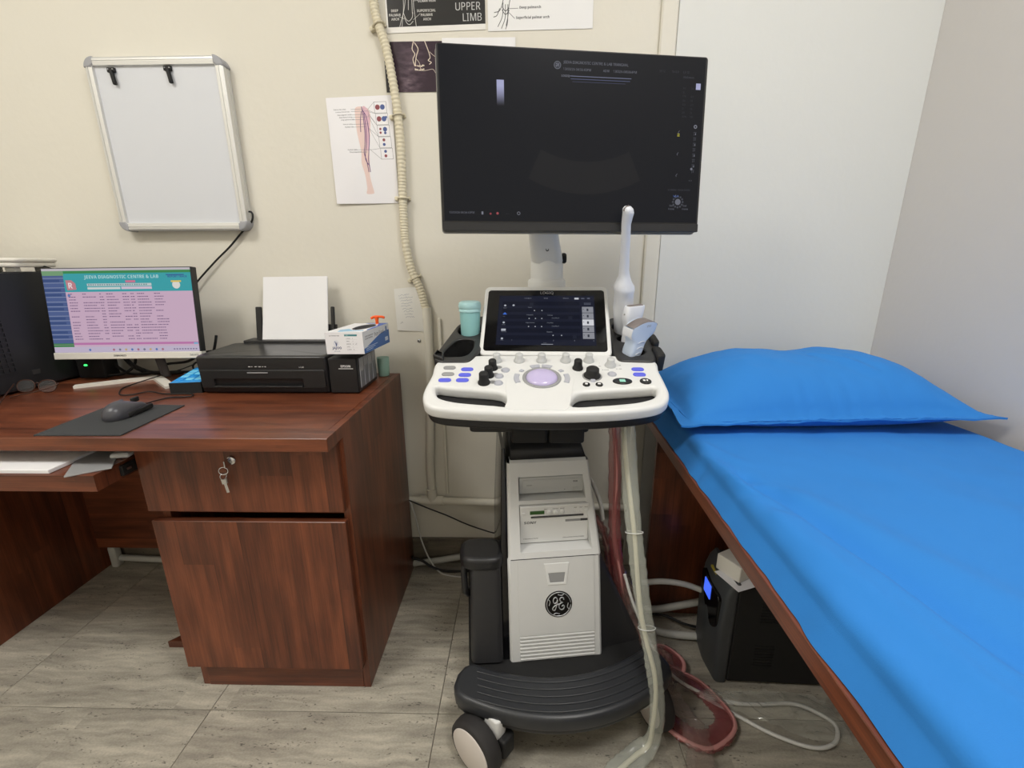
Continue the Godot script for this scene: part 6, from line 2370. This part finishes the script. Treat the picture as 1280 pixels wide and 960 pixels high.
func sleeves() -> void:
	# probe cables hang from the holders inside plastic sleeves
	var t := thing("clear_cable_sleeve", "clear plastic sleeve with a white probe cable hanging over the footplate", "cable sleeve", Vector3(0.26, 0, 0.62))
	var path := Mb.spline(P([[0.262, 0.82, 0.37], [0.256, 0.76, 0.42], [0.251, 0.69, 0.475], [0.256, 0.55, 0.53], [0.272, 0.4, 0.578], [0.292, 0.27, 0.612], [0.306, 0.18, 0.645], [0.31, 0.1, 0.668], [0.298, 0.04, 0.678], [0.262, 0.02, 0.695], [0.21, 0.014, 0.735], [0.17, 0.012, 0.775]]), 12)
	var m := Mb.new()
	m.ribbon(path, widen(crinkled(path, 0.019, 3, 0.16), 0.78, 1.7), 0.0085)
	part(m, "film", M.film_clear, t)
	var inner := []
	for k in path.size():
		inner.append(path[k] + Vector3(-0.004 + 0.004 * sin(k * 0.2), 0, 0.0))
	m = Mb.new()
	m.tube(inner, 0.0055, 8)
	part(m, "cable", M.cable_cream, t)
	for q in [[40, 0.0205], [58, 0.02]]:
		m = Mb.new()
		var d: Vector3 = (path[q[0] + 1] - path[q[0]]).normalized()
		var a := Vector3(1, 0, 0)
		var b := d.cross(a).normalized()
		var ring := []
		for k in 16:
			ring.append(path[q[0]] + a * cos(TAU * k / 16) * q[1] + b * sin(TAU * k / 16) * q[1] * 0.6)
		m.tube(ring, 0.0012, 5, 1.0, d, true)
		part(m, "tie", M.film_white, t)
	# red tinted sleeve, falling behind and looping on the floor
	t = thing("red_cable_sleeve", "red tinted plastic cable sleeve hanging beside the cart and looping on the floor", "cable sleeve", Vector3(0.3, 0, 0.45))
	path = Mb.spline(P([[0.225, 0.80, 0.36], [0.232, 0.74, 0.385], [0.238, 0.66, 0.4], [0.243, 0.5, 0.41], [0.252, 0.37, 0.415], [0.272, 0.25, 0.42], [0.305, 0.14, 0.43], [0.35, 0.06, 0.45], [0.405, 0.022, 0.478], [0.46, 0.018, 0.515], [0.495, 0.018, 0.565], [0.5, 0.018, 0.612], [0.468, 0.018, 0.646], [0.42, 0.02, 0.66], [0.375, 0.02, 0.63], [0.345, 0.02, 0.58], [0.34, 0.022, 0.52], [0.355, 0.03, 0.47], [0.395, 0.04, 0.43], [0.43, 0.03, 0.45], [0.425, 0.02, 0.48]]), 10)
	m = Mb.new()
	m.ribbon(path, widen(crinkled(path, 0.0165, 8, 0.25), 0.36, 1.55), 0.0075)
	part(m, "film", M.film_red, t)
	m = Mb.new()
	inner = []
	for k in path.size():
		inner.append(path[k] + out_of(path, k) * (0.016 if k > 70 else 0.0) + Vector3(0.003 * sin(k * 0.3), 0.002, 0.002))
	m.tube(inner, 0.0055, 8)
	part(m, "cable", M.cable_red, t)
	t = thing("red_cable_branch", "short red wrapped cable leaving the back of the cart", "cable sleeve", Vector3(0.24, 0.2, 0.36))
	path = Mb.spline(P([[0.17, 0.42, 0.3], [0.2, 0.41, 0.33], [0.225, 0.385, 0.36], [0.24, 0.34, 0.385], [0.247, 0.28, 0.4], [0.262, 0.22, 0.405], [0.285, 0.15, 0.41], [0.32, 0.08, 0.425]]), 8)
	m = Mb.new()
	m.tube(path, crinkled(path, 0.0135, 11, 0.4), 10, 0.7)
	part(m, "film", M.film_red, t)
	m = Mb.new()
	m.tube(path, 0.005, 8)
	part(m, "cable", M.cable_red, t)
	m = Mb.new()
	m.tube(Mb.spline(P([[0.17, 0.52, 0.28], [0.2, 0.5, 0.3], [0.225, 0.44, 0.32], [0.23, 0.4, 0.34]]), 6), 0.006, 8)
	tag(part(m, "white_cable", M.cable_white), "short white cable bending down behind the cart", "cable")
	# loose film hanging behind the sleeves
	t = thing("plastic_wrap", "crumpled clear plastic wrap hanging beside the cart with a thin white cable", "plastic wrap", Vector3(0.3, 0, 0.45))
	var n1 := noise(91, 9.0, 3)
	var g := []
	for j in 31:
		var v := j / 30.0
		var a := Vector3(0.2, 0.36, 0.35).lerp(Vector3(0.36, 0.012, 0.56), v) + Vector3(0.0, -0.09 * sin(PI * v), 0)
		var b := Vector3(0.265, 0.34, 0.37).lerp(Vector3(0.46, 0.015, 0.52), v) + Vector3(0, -0.05 * sin(PI * v), 0)
		var r := PackedVector3Array()
		for i in 11:
			var u := i / 10.0
			var p := a.lerp(b, u) + Vector3(0, 0.03 * sin(PI * u), 0.02 * sin(PI * u))
			p += Vector3(n1.get_noise_2d(u * 2, v * 3), n1.get_noise_2d(u * 2 + 5, v * 3), n1.get_noise_2d(u * 2 + 9, v * 3)) * 0.022
			p.y = maxf(p.y, 0.006)
			r.append(p)
		g.append(r)
	m = Mb.new()
	m.loft(g, false, false, false, 0)
	part(m, "film", M.film_pink, t)
	m = Mb.new()
	m.tube(Mb.spline(P([[0.275, 0.3, 0.44], [0.3, 0.22, 0.455], [0.345, 0.12, 0.48], [0.39, 0.055, 0.505], [0.43, 0.03, 0.525], [0.5, 0.012, 0.55]]), 8), 0.0042, 7)
	part(m, "cable", M.cable_white, t)
	# white cable in a clear bag, making a long loop under the couch
	t = thing("bagged_cable", "white cable in a clear plastic bag looping across the floor", "cable", Vector3(0.62, 0, 0.6))
	path = Mb.spline(P([[0.46, 0.014, 0.53], [0.52, 0.01, 0.553], [0.6, 0.009, 0.56], [0.69, 0.009, 0.556], [0.735, 0.01, 0.575], [0.764, 0.012, 0.61], [0.745, 0.01, 0.645], [0.705, 0.009, 0.662], [0.66, 0.009, 0.658], [0.6, 0.009, 0.632], [0.55, 0.009, 0.598], [0.505, 0.011, 0.567], [0.465, 0.014, 0.54]]), 10)
	m = Mb.new()
	m.tube(path, 0.0046, 8)
	part(m, "cable", M.cable_white, t)
	m = Mb.new()
	g = []
	for j in 25:
		var v := j / 24.0
		var r := PackedVector3Array()
		var x := lerpf(0.47, 0.775, v)
		var half := lerpf(0.016, 0.062, smoothstep(0.0, 0.8, v)) * (1.0 if v < 0.9 else 0.86)
		for i in 15:
			var u := i / 14.0
			r.append(Vector3(x, 0.0125 + 0.014 * sin(PI * u) * (0.6 + 0.4 * sin(v * 9.0)) + 0.026 * absf(n1.get_noise_2d(u * 2.2, v * 3.5)), lerpf(0.545, 0.608, v) + (u - 0.5) * 2.0 * half))
		g.append(r)
	m.loft(g, false, false, false, 0)
	part(m, "bag", M.film_bag, t)
	# grey film trailing forward over the floor
	t = thing("film_tail", "crumpled translucent plastic tail lying on the floor beside the red loop", "plastic wrap", Vector3(0.4, 0, 0.66))
	path = Mb.spline(P([[0.36, 0.06, 0.5], [0.385, 0.035, 0.55], [0.405, 0.026, 0.61], [0.412, 0.026, 0.66], [0.4, 0.022, 0.71], [0.37, 0.018, 0.76]]), 10)
	m = Mb.new()
	m.ribbon(path, widen(crinkled(path, 0.02, 15, 0.4), 0.4, 1.5), 0.009)
	part(m, "film", M.film_pink, t)
